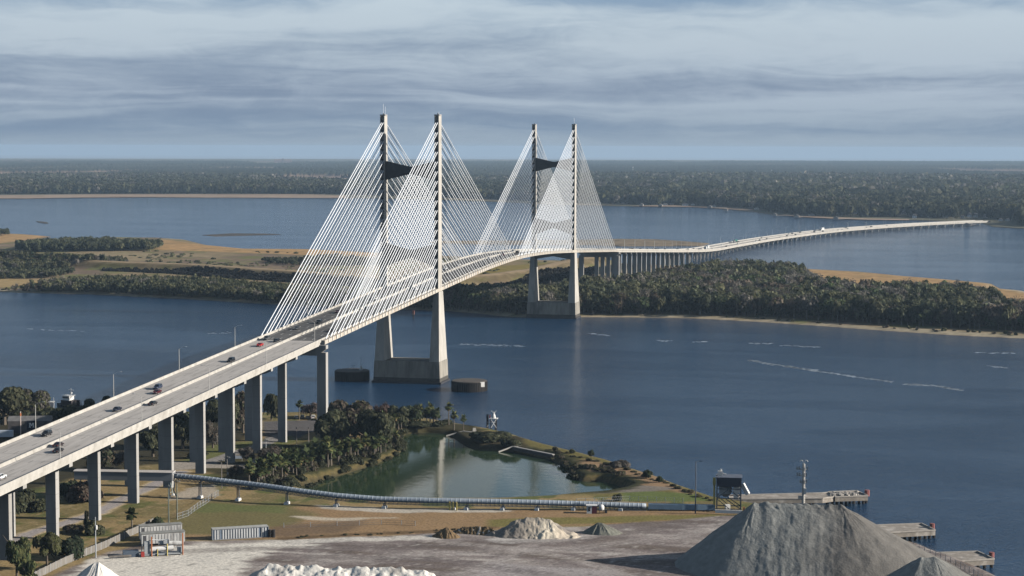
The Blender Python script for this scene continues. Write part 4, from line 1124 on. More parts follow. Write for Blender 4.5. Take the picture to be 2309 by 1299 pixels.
T, g = ctr(366, 1251, 'washing_plant', 'white skid mounted plant with horizontal tanks, yellow posts and pipes before the trailers', 'machine', rz=.5)
MB().tube([(-3.2, -1.0, 2.0), (3.2, -1.0, 2.2)], .75, 14).build('tank', WHITE, T)
MB().tube([(-1, 1.2, 3.4), (6.4, 1.2, 2.9)], .7, 12).build('tank', OLDW, T)
mb = MB(); mb.box((0, 0, .5), (12.5, 3.2, .35)); mb.box((-4.6, -.6, 2.6), (1.6, 1.6, 3.6)); mb.box((5.2, -.6, 1.5), (1.5, 1.4, 1.6)); mb.box((1.2, .6, 3.9), (1.6, 1.2, 1.2)); mb.build('skid', GALV, T)
for x, hh in ((-3.3, 6.0), (1.3, 3.6), (5.9, 6.6), (-1.6, 2.2)): MB().tube([(x, -1.7, 0), (x, -1.7, hh)], .2, 6).build('post', YEL if hh < 5 else ORANGE, T)
mb = MB(); mb.tube([(-4.5, -1.2, 4.4), (-3, -1.2, 5.0), (-1, -.4, 4.6), (1, 0, 4.6)], .16, 6); mb.tube([(-6.4, -1, .5), (-6, -1, 3.4), (-5, -1, 4.2)], .22, 6); mb.tube([(3.6, -1, 2.3), (4.4, -1, 2.3), (4.4, -1, 1)], .2, 6); mb.build('pipe', GALV, T)
MB().box((-5.9, -1.4, .8), (1.0, .8, 1.5)).build('pump', RED, T)
MB().box((-9.3, .2, .9), (4.6, 2.6, 1.8)).build('waste_bin', M('bin_blue_grey', (.10, .13, .17), var=.2), T)
MB().box((-12.5, -1.4, .6), (6.5, .5, .5)).build('pipe_rack', WOODP, T)
# booth, white tank
T, g = ctr(1334, 1157, 'guard_booth', 'tiny white and dark red booth under the conveyor', 'booth')
MB().box((-.8, 0, 1.3), (1.7, 2.0, 2.6)).build('wall', WHITE, T); MB().box((.9, 0, 1.3), (1.7, 2.0, 2.6)).build('door_side', M('maroon', (.12, .03, .04)), T)
MB().box((0, 0, 2.7), (3.8, 2.4, .2)).build('roof', WHITE, T); MB().box((-.8, -1.02, 1.5), (.7, .06, 1.3)).build('window', DARKM, T)
T, g = ctr(1356, 1157, 'pump_skid', 'small white rounded tank on dark legs right of the booth', 'tank')
MB().lathe((0, 0, .9), [(.5, 0), (.95, .3), (.95, 1.4), (.6, 1.9), (.2, 2.0)], 12).build('tank', WHITE, T, smooth=True)
mb = MB()
for x, y in ((-.6, -.6), (.6, -.6), (.6, .6), (-.6, .6)): mb.box((x, y, .5), (.18, .18, 1.1))
mb.box((1.5, 0, .6), (.9, .8, 1.2)); mb.build('frame', DARKM, T)

# fences
def fence(name, label, pts, h, mat, solid, step=3.0, z0=4.5, pmat=None):
    W_ = [GL(px, py) for px, py in pts]; T = thing(name, label, 'fence', W_[0])
    o_ = np.array(T.location); P = [w - o_ for w in W_]
    q = []
    for a, b in zip(P[:-1], P[1:]):
        n = max(1, int(np.linalg.norm(b - a) / step))
        for k in range(n):
            c_ = a + (b - a) * k / n; c_[2] = gz(c_[0] + o_[0], c_[1] + o_[1]) - o_[2]; q.append(c_)
    q.append(P[-1])
    mb = MB()
    if solid:
        for a, b in zip(q[:-1], q[1:]): mb.beam(a + (0, 0, h / 2), b + (0, 0, h / 2), .06, h - .1)
        mb.build('screen', mat, T)
    else:
        for a, b in zip(q[:-1], q[1:]):
            for z in (h, h * .5, .1): mb.beam(a + (0, 0, z), b + (0, 0, z), .05)
            for k in range(4): mb.beam(a + (b - a) * k / 4 + (0, 0, .1), a + (b - a) * (k + 1) / 4 + (0, 0, h), .025)
        mb.build('chain_link', mat, T)
    for a in q: MB().box((a[0], a[1], a[2] + h / 2), (.14, .14, h + .25)).build('post', pmat or GALV, T)
FENC = M('fence_screen', (.20, .185, .165), rough=.95, var=.3, scale=1.0, stretch=(1, 1, .2))
fence('screen_fence', 'long grey screened fence between the road verge and the white sand yard', [(40, 1330), (90, 1301), (160, 1268), (228, 1240), (280, 1216), (318, 1198), (345, 1184)], 2.3, FENC, True)
fence('chain_link_fence', 'chain link fence climbing towards the conveyor left of the bright grass', [(400, 1172), (424, 1164), (445, 1148), (470, 1132), (492, 1118)], 2.0, GALV, False)
fence('chain_link_fence', 'chain link fence along the green bank right of the pond tip', [(1300, 1137), (1380, 1133), (1420, 1131), (1480, 1133), (1540, 1136)], 1.9, GALV, False)
fence('chain_link_fence', 'chain link fence on the narrow shore right of the largest grey pile', [(2060, 1236), (2110, 1256), (2166, 1283), (2215, 1310)], 2.0, GALV, False)
fence('wire_fence', 'low post and wire fence on the tan field behind the rubble', [(640, 1190), (760, 1186), (860, 1183), (905, 1184), (936, 1186)], 1.5, WOODP, False, 7)

# seawall, headwalls and navigation structure
a, b = G(1158, 1018, .3), G(1248, 1036, .3)
T = thing('seawall', 'dark sheet pile seawall with pale concrete ends closing the pond from the river', 'seawall', (a[0], a[1], 0))
d = b - a
mb = MB().beam((0, 0, .7), tuple(d[:2]) + (.7,), .9, 3.0); n_ = 26
for k in range(n_ + 1):
    p = d * k / n_; mb.box((p[0] - .1, p[1] - .5, .7), (.35, .35, 2.9))
mb.build('sheet_pile', M('wall_grey', (.13, .12, .11), var=.3), T)
MB().beam((0, 0, 2.3), tuple(d[:2]) + (2.3,), 1.3, .3).build('cap', CONC_D, T)
mb = MB().beam((-.3, .2, 2.4), (-5.6, -3.8, .5), .7, .5); mb.beam((-.3, .2, 2.4), (2.6, 2.4, 2.2), .8, .4); mb.build('wing_wall', CONC, T)
a = G(1045, 985, .3)
T = thing('headwall', 'pale concrete culvert headwall with sloping sides at the far corner of the pond', 'headwall', (a[0], a[1], 0))
mb = MB().beam((-7.5, -1.2, .6), (-.5, 1.6, 2.4), .7, .6); mb.beam((-.5, 1.6, 2.4), (6.5, -.6, 2.2), .8, .6); mb.build('coping', CONC, T)
mb = MB().prism([(-6.5, -.5), (6.2, -.5), (6.2, 2.0), (-.5, 2.2)], 1.2, 2.4); mb.build('face', M('stained_wall', (.16, .14, .12), var=.3), T)
MB().box((4.0, 3.6, 2.8), (2.0, 1.6, 2.0), .4, .6).build('block', CONC, T)
g = G(1110, 972, 0)
T = thing('navigation_structure', 'white navigation light platform on dark piles in the water off the pond', 'beacon', g, .1)
for x, y in ((-2.4, 0), (2.0, -.8), (1.2, 1.6), (-.4, -1.6), (-2.2, 2)): MB().tube([(x, y, -2), (x, y, 7.4 if x < -2 else 5.6)], .24, 7).build('pile', DARKP, T)
MB().box((.6, 0, 5.7), (3.8, 3.4, .25)).build('platform', WHITE, T)
mb = MB()
for z0, z1 in ((1.6, 5.6),):
    mb.beam((-.4, -1.7, z0), (2.0, -.9, z1), .22); mb.beam((2.0, -.9, z0), (-.4, -1.7, z1), .22); mb.beam((-2.4, 0, z0), (-.4, -1.6, z1), .18)
mb.beam((-2.4, 0, 4), (2, -.8, 4), .2); mb.build('brace', WHITE, T)
MB().lathe((.7, 0, 5.8), [(.9, 0), (.75, 1.2), (.4, 1.9), (.15, 3.0)], 8).build('light_house', WHITE, T)
for x in (-.4, 1.8): MB().tube([(.7, 0, 7.6), (x, 0, 9.2)], .1, 5).build('arm', WHITE, T)
MB().box((-1.0, -.6, 6.6), (.4, .5, 1.4)).build('day_board', RED, T)

# dolphins that guard the near tower
def dolphin(px, py, lab, board, beacon):
    g = G(px, py, 0); T = thing('fender_dolphin', lab, 'dolphin', g, 0, 'round fender dolphins by the near tower')
    mb = MB().lathe((0, 0, 0), [(9.3, -2), (9.3, 4.9), (8.9, 5.0)], 48).slot(1)
    for k in range(56):
        a_ = 2 * math.pi * k / 56; mb.box((9.38 * math.cos(a_), 9.38 * math.sin(a_), 2.2), (.3, .5, 5.4), a_)
    mb.build('sheet_pile_ring', [DARKP, M('pile_rib', (.03, .027, .025), var=.3)], T)
    MB().lathe((0, 0, 4.9), [(9.05, 0), (9.05, .35), (8.4, .36)], 48).build('cap', M('dolphin_cap', (.10, .088, .076), var=.3, scale=.4), T)
    if board: MB().box((8.2, -5.2, 3.9), (2.4, .2, 2.6), .55).build('marker_board', WHITE, T)
    if beacon:
        bb = MB().lathe((4.6, 1.5, 5.2), [(.8, 0), (.7, 1.4), (.4, 2.4)], 8).build('beacon', WHITE, T)
        MB().tube([(4.6, 1.5, 8.2), (4.6, 1.5, 11.6)], .1, 5).build('rod', GALV, bb)
        mb = MB(); mb.beam((-2.6, 2, 5.9), (.4, 2.4, 7.8), .2); mb.beam((-1, 2, 5.9), (1.4, 2.4, 7.6), .2); mb.build('davit', GALV, T)
dolphin(794, 856, 'round black fender dolphin carrying a small white beacon, left of the near tower', False, True)
dolphin(1058.5, 880, 'round black fender dolphin with a white marker board, right of the near tower', True, False)
g = G(932, 719, 0); T = thing('channel_marker', 'dark channel marker post with a faded red board in mid channel', 'marker', g)
MB().tube([(0, 0, -2), (0, 0, 3.4)], .5, 8).build('pile', DARKP, T); MB().box((0, 0, 4.6), (1.7, .8, 3.0)).build('day_board', M('faded_board', (.34, .16, .13)), T)
# ------------------------------------------------------------------ plants
LEAF = M('leaves', attr=True, rough=.75, var=.25, scale=.35, spec=.15, objrand=.14)
_nt = LEAF.node_tree; _bs = _nt.nodes['Principled BSDF']; _out = [n for n in _nt.nodes if n.type == 'OUTPUT_MATERIAL'][0]
_tr = _nt.nodes.new('ShaderNodeBsdfTranslucent'); _mx = _nt.nodes.new('ShaderNodeMixShader'); _mx.inputs[0].default_value = 0.32   # leaves let some light through
_nt.links.new(_bs.inputs['Base Color'].links[0].from_socket, _tr.inputs['Color'])
_nt.links.new(_bs.outputs[0], _mx.inputs[1]); _nt.links.new(_tr.outputs[0], _mx.inputs[2]); _nt.links.new(_mx.outputs[0], _out.inputs['Surface'])
BARK = M('bark', (0.13, 0.105, 0.08), rough=.95, var=.3, scale=2.0, stretch=(1, 1, .3))
PALMB = M('palm_trunk', (0.17, 0.145, 0.115), rough=.95, var=.3, scale=3.0)
C_DARK = (0.053, 0.060, 0.034); C_OLIVE = (0.085, 0.086, 0.046); C_GREY = (0.120, 0.110, 0.094); C_YEL = (0.100, 0.106, 0.042); C_BROWN = (0.100, 0.080, 0.060); C_GREEN = (0.048, 0.066, 0.030)

def crown(kind, n, seed, leaf=.15):
    """Unit crown: radius 1, from z = 0 to about 1 (scaled later). Returns V (n,4,3) and shade (n)."""
    r = np.random.default_rng(seed)
    if kind == 'oak': nb, sp, bz, br = 15, .62, (.42, .80), (.26, .42)
    elif kind == 'round': nb, sp, bz, br = 10, .50, (.36, .78), (.30, .45)
    elif kind == 'tall': nb, sp, bz, br = 12, .42, (.30, .90), (.22, .36)
    elif kind == 'pine': nb, sp, bz, br = 9, .50, (.58, .92), (.20, .34)
    elif kind == 'bare': nb, sp, bz, br = 12, .55, (.40, .86), (.24, .40)
    else: nb, sp, bz, br = 9, .55, (.25, .60), (.34, .5)          # shrub
    ang = r.uniform(0, 2 * np.pi, nb); rad = sp * np.sqrt(r.uniform(.05, 1, nb)) * 1.1
    bc = np.stack([rad * np.cos(ang), rad * np.sin(ang), r.uniform(*bz, nb) - (0.28 * rad ** 2 if kind != 'pine' else 0)], -1)
    R_ = r.uniform(*br, nb); R_[0] *= 1.15
    w = R_ ** 2; idx = r.choice(nb, n, p=w / w.sum())
    d = r.normal(size=(n, 3)); d[:, 2] = np.where(d[:, 2] < -.35, -d[:, 2] * .6, d[:, 2]); d /= np.linalg.norm(d, axis=1)[:, None]
    rr = R_[idx] * (r.uniform(.55, 1.06, n) if kind != 'bare' else r.uniform(.2, 1.1, n))
    P = bc[idx] + d * rr[:, None] * np.array([1, 1, .72])
    if kind == 'shrub': P[:, 2] = np.abs(P[:, 2] - .02)
    nrm = d * .9 + r.normal(size=(n, 3)) * .34 + np.array([0, 0, .22]); nrm /= np.linalg.norm(nrm, axis=1)[:, None]
    a = np.cross(nrm, r.normal(size=(n, 3))); a /= np.linalg.norm(a, axis=1)[:, None]; b = np.cross(nrm, a)
    s = leaf * r.uniform(.55, 1.3, n)[:, None]; e = s * (r.uniform(.5, 1.0, n)[:, None] if kind != 'bare' else .22)
    if kind == 'bare': s = s * 1.5
    j = lambda: 1 + r.uniform(-.3, .3, (n, 1))
    V = np.stack([P - a * s * j() - b * e * j(), P + a * s * j() - b * e * j(), P + a * s * j() + b * e * j(), P - a * s * j() + b * e * j()], 1)
    return V, r.uniform(.62, 1.38, n) * (1 + .22 * (r.uniform(-1, 1, nb)[idx]))

def crown_mesh(kind, n, seed, rad, h, col, leaf=.15, col2=None, f2=.0):
    V, sh = crown(kind, n, seed, leaf * 1.0)
    r = np.random.default_rng(seed + 1)
    V = V * np.array([rad, rad, h])
    c = np.array(col)[None] * sh[:, None]
    if col2 is not None:
        m = (r.uniform(0, 1, n) < f2)[:, None]; c = np.where(m, np.array(col2)[None] * sh[:, None], c)
    return V.reshape(-1, 3), np.arange(n * 4).reshape(-1, 4), c

def trunk(parent, h, r0, rad, seed, kind='oak', mat=None):
    r = random.Random(seed); mb = MB()
    if kind in ('pine', 'tall'): mb.tube([(0, 0, -.4), (r.uniform(-.2, .2), r.uniform(-.2, .2), h * .5), (0, 0, h * .86)], [r0, r0 * .75, r0 * .3], 7)
    else: mb.tube([(0, 0, -.4), (0, 0, h * .22), (r.uniform(-.3, .3), r.uniform(-.3, .3), h * .45)], [r0 * 1.2, r0, r0 * .7], 7)
    for k in range(5 if kind != 'bare' else 14):
        a = k * 2.4 + r.uniform(-.4, .4); z0 = h * (.24 + .03 * k) if kind not in ('pine', 'tall') else h * (.45 + .06 * k)
        l = rad * r.uniform(.5, .9)
        mb.tube([(0, 0, z0), (l * .5 * math.cos(a), l * .5 * math.sin(a), z0 + h * .14), (l * math.cos(a), l * math.sin(a), z0 + h * r.uniform(.2, .4))], [r0 * .5, r0 * .32, r0 * .1], 5)
    return mb.build('trunk', mat or BARK, parent)

def tree(name, label, cat, g, kind, h, rad, col, seed, n=1500, leaf=.10, col2=None, f2=.3, group=None):
    T = thing(name, label, cat, (g[0], g[1], g[2] - .1), 0, group)
    V, F, c = crown_mesh(kind, n, seed, rad, h, col, leaf, col2, f2)
    arrays('crown' if kind != 'shrub' else 'foliage', V, F, LEAF, T, fcol=c)
    if kind == 'shrub':
        mb = MB(); r = random.Random(seed)
        for k in range(5):
            a = k * 1.3; mb.tube([(0, 0, -.2), (rad * .4 * math.cos(a), rad * .4 * math.sin(a), h * .6)], [.06 * h * .5, .02], 4)
        mb.build('stem', BARK, T)
    else: trunk(T, h, max(.12, rad * .07), rad, seed, kind)
    return T
def ptree(name, label, cat, px, py, ptop, wpx, kind, col, seed, z0=4.0, **k):
    g = GL(px, py, z0); h = max(1.0, HZ(g, ptop)); D = np.linalg.norm(g - CAM)
    return tree(name, label, cat, g, kind, h * 1.02, wpx * D / FPX / 2 * 1.05, col, seed, **k)

# --- trees and shrubs of the near bank
seed = 100
for (nm, lab, cat, px, py, pt, w, kd, col, c2, n) in [
    ('oak_tree', 'broad dark live oak behind the palm grove beside the tall end pier', 'tree', 757, 1012, 926, 108, 'oak', C_DARK, C_OLIVE, 2600),
    ('oak_tree', 'broad dark live oak in the middle of the grove nearest the pond', 'tree', 832, 1018, 930, 112, 'oak', C_DARK, C_OLIVE, 2800),
    ('oak_tree', 'tall brownish topped oak rising behind the two dark live oaks', 'tree', 800, 985, 903, 120, 'oak', C_BROWN, C_OLIVE, 2600),
    ('bare_tree', 'pinkish brown leafless tree on the riverbank right of the brownish oak', 'tree', 862, 962, 906, 46, 'bare', (.16, .105, .09), C_BROWN, 800),
    ('oak_tree', 'dark round tree on the riverbank behind the palms, left one', 'tree', 898, 968, 914, 60, 'round', C_DARK, C_OLIVE, 1600),
    ('oak_tree', 'dark round tree with olive top on the riverbank, second from the left', 'tree', 930, 968, 912, 56, 'oak', C_DARK, C_GREEN, 1600),
    ('oak_tree', 'green topped tree on the riverbank above the far pond corner', 'tree', 978, 972, 918, 52, 'round', C_GREEN, C_DARK, 1600),
    ('shrub', 'low dark shrub under the green topped riverbank tree', 'shrub', 1002, 974, 944, 44, 'shrub', C_DARK, C_OLIVE, 900),
    ('shrub', 'low dark thicket at the water corner below the riverbank palms', 'shrub', 935, 980, 950, 80, 'shrub', C_DARK, C_OLIVE, 1300),
    ('mangrove_bush', 'large dark rounded bush between the headwall and the seawall', 'shrub', 1108, 1014, 968, 104, 'shrub', C_DARK, C_OLIVE, 2600),
    ('mangrove_bush', 'smaller dark bush right of the large rounded bush by the seawall', 'shrub', 1152, 1005, 982, 46, 'shrub', C_OLIVE, C_DARK, 1100),
    ('pine_tree', 'yellow green young pine in the bottom left corner', 'tree', 38, 1306, 1212, 82, 'tall', C_YEL, C_GREEN, 1700),
    ('pine_tree', 'small bright green pine at the bottom left edge', 'tree', 62, 1322, 1268, 60, 'tall', C_YEL, C_GREEN, 1000),
    ('broadleaf_tree', 'light green spreading tree on thin trunks above the screened fence', 'tree', 106, 1284, 1211, 78, 'pine', (.10, .105, .04), C_OLIVE, 1700),
    ('broadleaf_tree', 'dense dark green tree just left of the pole with white transformer', 'tree', 163, 1258, 1204, 78, 'shrub', (.034, .05, .028), C_DARK, 1900),
    ('cypress', 'slender dark cypress before the third column', 'tree', 196, 1196, 1153, 18, 'tall', C_DARK, C_BROWN, 700),
    ('shrub', 'olive brush beside the slender cypress', 'shrub', 212, 1206, 1166, 44, 'shrub', C_OLIVE, C_DARK, 1000),
    ('shrub', 'low brown brush left of the slender cypress by the road', 'shrub', 170, 1202, 1180, 52, 'shrub', C_BROWN, C_OLIVE, 800),
    ('shrub', 'thick dark palm like bush beside the screened fence end', 'shrub', 353, 1192, 1157, 36, 'shrub', C_DARK, C_GREEN, 1000),
    ('shrub', 'dark brush left of the road between the first two columns', 'shrub', 62, 1152, 1098, 88, 'shrub', C_DARK, C_OLIVE, 1700),
    ('shrub', 'reddish brown brush below the left gallery end', 'shrub', 192, 1130, 1080, 74, 'shrub', C_BROWN, (.13, .085, .06), 1500),
    ('shrub', 'dark green thicket below the left gallery end', 'shrub', 160, 1122, 1074, 60, 'shrub', C_DARK, C_GREEN, 1400),
    ('shrub', 'olive thicket at the left edge behind the nearest column', 'shrub', 14, 1172, 1112, 70, 'shrub', C_DARK, C_OLIVE, 1400),
    ('oak_tree', 'leafy dark tree behind the gallery seen between the columns, left one', 'tree', 232, 1062, 1008, 74, 'round', C_DARK, C_BROWN, 1500),
    ('bare_tree', 'grey leafless tree behind the gallery between two columns', 'tree', 282, 1058, 1012, 60, 'bare', C_GREY, C_BROWN, 900),
    ('oak_tree', 'dark oak right of the leafless tree under the viaduct', 'tree', 345, 1030, 962, 80, 'oak', C_DARK, C_OLIVE, 1800),
    ('oak_tree', 'tall dark oak framed between the fifth and sixth columns', 'tree', 412, 1012, 928, 86, 'oak', C_DARK, C_OLIVE, 2000),
    ('shrub', 'dark clump of shrubs on the lawn below the tall dark oak', 'shrub', 446, 1034, 1008, 44, 'shrub', C_DARK, C_OLIVE, 900),
    ('bare_tree', 'leafless grey tree beside the white boat under the viaduct', 'tree', 480, 1010, 950, 58, 'bare', C_GREY, C_BROWN, 1000),
    ('oak_tree', 'dense oak between the sixth and seventh columns', 'tree', 500, 984, 900, 80, 'oak', C_DARK, C_OLIVE, 2000),
    ('oak_tree', 'brownish oak farther right under the viaduct near the river', 'tree', 548, 976, 884, 74, 'oak', C_BROWN, C_DARK, 1900),
    ('oak_tree', 'slim olive tree at the river end of the viaduct columns', 'tree', 612, 948, 886, 46, 'round', C_OLIVE, C_DARK, 1200),
    ('bare_tree', 'pale pinkish leafless tree by the river car park', 'tree', 700, 942, 908, 50, 'bare', (.17, .13, .12), C_GREY, 700),
    ('bare_tree', 'bare twiggy tree on the verge left of the palm grove', 'tree', 560, 1046, 1008, 52, 'bare', C_GREY, C_BROWN, 900),
    ('bare_tree', 'bare brown brush beside the white truck', 'tree', 608, 1048, 1010, 70, 'bare', C_BROWN, C_GREY, 1300),
    ('bare_tree', 'bare brown brush behind the conveyor bend', 'tree', 532, 1084, 1050, 40, 'bare', C_BROWN, C_GREY, 800),
    ('oak_tree', 'large green oak at the left edge above the viaduct rail', 'tree', 10, 958, 880, 112, 'oak', C_OLIVE, C_DARK, 2600),
    ('oak_tree', 'greyish mossy oak right of the large green oak', 'tree', 68, 944, 877, 84, 'oak', C_GREY, C_YEL, 2200),
    ('oak_tree', 'shaded dark tree between the boats and the viaduct, left one', 'tree', 150, 952, 912, 76, 'round', C_DARK, C_OLIVE, 1800),
    ('oak_tree', 'shaded dark tree between the boats and the viaduct, right one', 'tree', 192, 944, 907, 66, 'round', C_DARK, C_GREEN, 1600),
    ('oak_tree', 'dark tree rising behind the shed with the letter M', 'tree', 108, 955, 922, 62, 'round', C_DARK, C_OLIVE, 1500),
    ('oak_tree', 'wide dark thicket tree between the mossy oak and the shed roof', 'tree', 52, 952, 922, 80, 'round', C_DARK, C_OLIVE, 1600),
    ('oak_tree', 'small dark round tree right of the tug', 'tree', 205, 932, 898, 30, 'round', C_DARK, C_GREEN, 700),
    ('oak_tree', 'small dark tree against the river at the viaduct rail', 'tree', 239, 925, 892, 28, 'round', C_DARK, C_GREEN, 700),
    ('shrub', 'dark shrub at the pond tip behind the conveyor', 'shrub', 1392, 1130, 1108, 22, 'shrub', C_OLIVE, C_DARK, 500),
    ('shrub', 'yellowish feathery shrub on the river side of the spit', 'shrub', 1292, 1022, 1009, 18, 'shrub', C_YEL, C_GREY, 400),
    ('small_tree', 'little dark green tree standing alone on the spit', 'tree', 1333, 1032, 1016, 18, 'round', C_DARK, C_GREEN, 500),
    ('shrub', 'grey leafless thicket on the river edge of the spit', 'shrub', 1398, 1054, 1034, 50, 'shrub', C_GREY, C_BROWN, 900),
    ('shrub', 'dark green shrub on the river edge of the spit, upper one', 'shrub', 1462, 1078, 1056, 26, 'shrub', C_DARK, C_GREEN, 600),
    ('shrub', 'dark green shrub on the river edge of the spit, lower one', 'shrub', 1486, 1088, 1070, 20, 'shrub', C_GREEN, C_DARK, 500)]:
    seed += 3
    ptree(nm, lab, cat, px, py, pt, w, kd, col, seed, n=int(n * 3.2), leaf=.055 if n > 1500 else .075, col2=c2, f2=.35)

# bushes on the pond bank and the spit: one of each kind, then copies
protoS = []
for i, (c, c2) in enumerate(((C_DARK, C_OLIVE), (C_OLIVE, C_BROWN), (C_BROWN, C_YEL))):
    T = tree('bank_bush', 'x', 'shrub', np.array([0, 0, 0.]), 'shrub', 1.0, 1.0, c, 400 + i, n=700, leaf=.12, col2=c2, f2=.4); protoS.append(T)
used = set()
def put_bush(i, px, py, wpx, hpx, label, group, z0=1.5):
    g = GL(px, py, z0); k = np.linalg.norm(g - CAM) / FPX
    loc = (g[0], g[1], g[2] - .15); sc = (wpx * k / 2, wpx * k / 2, hpx * k * 1.02)
    if i not in used:
        o = protoS[i]; KIDS[o.name] = list(o.children); o.location = loc; o.scale = sc; o.rotation_euler.z = random.uniform(0, 6); o['label'] = label; o['group'] = group; used.add(i)
    else: copy_tree(protoS[i], loc, random.uniform(0, 6), label, group, sc)
for px, py, w, h in [(655, 1096, 26, 22), (676, 1090, 30, 24), (700, 1080, 26, 20), (722, 1072, 24, 16), (793, 1046, 26, 20), (814, 1042, 24, 19), (836, 1040, 22, 17), (852, 1038, 24, 20), (872, 1033, 24, 19), (892, 1027, 30, 26), (640, 1099, 22, 18), (770, 1056, 24, 12), (745, 1066, 26, 14), (733, 1070, 24, 13), (712, 1078, 26, 16), (688, 1089, 26, 18), (666, 1096, 24, 18), (780, 1053, 24, 13), (905, 1018, 26, 20), (900, 1008, 24, 18), (910, 985, 30, 14), (935, 981, 30, 12), (960, 981, 30, 12), (990, 981, 30, 12)]:
    for q in range(2): put_bush(0, px + random.uniform(-9, 9), py + random.uniform(-3, 1) - 1, w * random.uniform(.8, 1.1), h * random.uniform(.7, 1), 'dark clipped looking bush on the pond bank below the palm grove', 'bushes along the pond bank')
    put_bush(0, px, py, w, h, 'dark clipped looking bush on the pond bank below the palm grove', 'bushes along the pond bank')
for k in range(34):
    t = random.random()
    px = np.interp(t, [0, .2, .4, .6, .8, 1], [572, 618, 668, 728, 790, 880]) + random.uniform(-20, 22)
    py = np.interp(t, [0, .2, .4, .6, .8, 1], [1094, 1082, 1066, 1050, 1040, 1028]) + random.uniform(-12, 9)
    put_bush(random.choice((0, 1, 1)), px, py, random.uniform(18, 34), random.uniform(14, 24), 'leafy green undergrowth bush among the palms of the grove', 'undergrowth in the palm grove', 3.0)
LB = [(655, 1102), (700, 1089), (780, 1067), (850, 1045), (900, 1023), (911, 1008), (903, 992)]
for k in range(40):
    t = k / 39 * 6; i_ = min(int(t), 5); f_ = t - i_
    put_bush(0 if random.random() < .75 else 1, LB[i_][0] + (LB[i_ + 1][0] - LB[i_][0]) * f_ - 5 + random.uniform(-3, 3), LB[i_][1] + (LB[i_ + 1][1] - LB[i_][1]) * f_ - 3 + random.uniform(-2.5, 1), random.uniform(14, 22), random.uniform(8, 15), 'dense low bush at the very edge of the pond below the palms', 'bushes at the pond edge', .8)
for k in range(34):
    t = k / 33
    px = np.interp(t, [0, .12, .3, .45, .6, .8, 1], [1246, 1268, 1290, 1306, 1335, 1372, 1400]) + random.uniform(-5, 5)
    py = np.interp(t, [0, .12, .3, .45, .6, .8, 1], [1030, 1042, 1066, 1080, 1081, 1088, 1097]) + random.uniform(-3, 3)
    put_bush(1 if random.random() < .6 else 2, px, py, random.uniform(11, 24), random.uniform(7, 16), 'brownish scrub bush on the pond side of the spit', 'scrub on the pond side of the spit')
for k in range(30):
    t = k / 29
    px = np.interp(t, [0, .3, .6, 1], [1240, 1390, 1490, 1600]) + random.uniform(-6, 6)
    py = np.interp(t, [0, .3, .6, 1], [1016, 1053, 1086, 1128]) + random.uniform(-2, 3)
    put_bush(2 if random.random() < .6 else 1, px, py, random.uniform(9, 20), random.uniform(4, 10), 'low dry scrub bush on the river side of the spit', 'scrub on the river side of the spit')
for k in range(26):
    px = random.uniform(640, 1110); py = np.interp(px, [640, 800, 960, 1110], [1213, 1206, 1200, 1192]) + random.uniform(-3, 2)
    put_bush(2, px, py, random.uniform(6, 14), random.uniform(3, 6), 'dry weed clump on the field edge above the yard', 'weed clumps on the field edge')

# palms
def palm_proto(seed, h, fronds=30, green=(.066, .086, .034), dead=(.20, .145, .07)):
    r = random.Random(seed); T = thing('palm_tree', 'x', 'palm')
    MB().tube([(0, 0, -.3), (r.uniform(-.15, .15), 0, h * .5), (r.uniform(-.1, .1), r.uniform(-.1, .1), h)], [.26, .2, .19], 7).build('trunk', PALMB, T)
    V, F, Cc = [], [], []
    for k in range(fronds):
        a = r.uniform(0, 2 * math.pi); low = k < fronds * .28
        elv = r.uniform(-1.25, -.6) if low else r.uniform(-.45, 1.35); L = r.uniform(1.7, 2.6) * (.75 if low else 1)
        col = np.array(dead if low and r.random() < .7 else green) * r.uniform(.7, 1.5)
        if not low and r.random() < .22: col = np.array((.15, .15, .055)) * r.uniform(.8, 1.4)
        p = np.array([0, 0, h]); dvec = np.array([math.cos(a) * math.cos(elv), math.sin(a) * math.cos(elv), math.sin(elv)])
        side = np.array([-math.sin(a), math.cos(a), 0]); prev = None
        for q, wd in enumerate((.08, .55, .80, .62, .08)):
            l_ = side * wd + np.array([0, 0, -.10 * wd]); rr_ = -side * wd + np.array([0, 0, -.10 * wd])
            base = len(V); V += [p + l_, p + np.array([0, 0, .08]), p + rr_]
            if prev is not None:
                F += [(prev, base, base + 1, prev + 1), (prev + 1, base + 1, base + 2, prev + 2)]; Cc += [col, col * .85]
            prev = base; p = p + dvec * L / 4; dvec = dvec + np.array([0, 0, -.22]); dvec /= np.linalg.norm(dvec)
    arrays('fronds', np.array(V), np.array(F), LEAF, T, fcol=np.array(Cc))
    return T
PALMS = [palm_proto(500 + i, h, g_) for i, (h, g_) in enumerate(((4.6, 30), (6.2, 34), (5.3, 26), (7.4, 34)))]
pu = set()
def put_palm(i, px, py, label, group=None, sc=1.0, ptop=None):
    g = GL(px, py, 2.8)
    if ptop is not None: sc = HZ(g, ptop) / ((4.6, 6.2, 5.3, 7.4)[i] + 1.5)
    o = PALMS[i]; loc = (g[0], g[1], g[2])
    if i not in pu:
        KIDS[o.name] = list(o.children); o.location = loc; o.scale = (sc,) * 3; o['label'] = label; pu.add(i)
        if group: o['group'] = group
    else:
        c = copy_tree(o, loc, random.uniform(0, 6), label, group, sc)
        if not group and 'group' in c: del c['group']
put_palm(1, 1045, 971, 'lone palm at the end of the riverbank trees above the headwall', None, ptop=937)
put_palm(3, 675, 946, 'tall palm by the river car park left of the tall end pier', None, ptop=904)
put_palm(0, 297, 1197, 'lone palm on the grass left of the thick palm like bush', None, ptop=1148)
GRP = 'palms of the grove left of the pond'
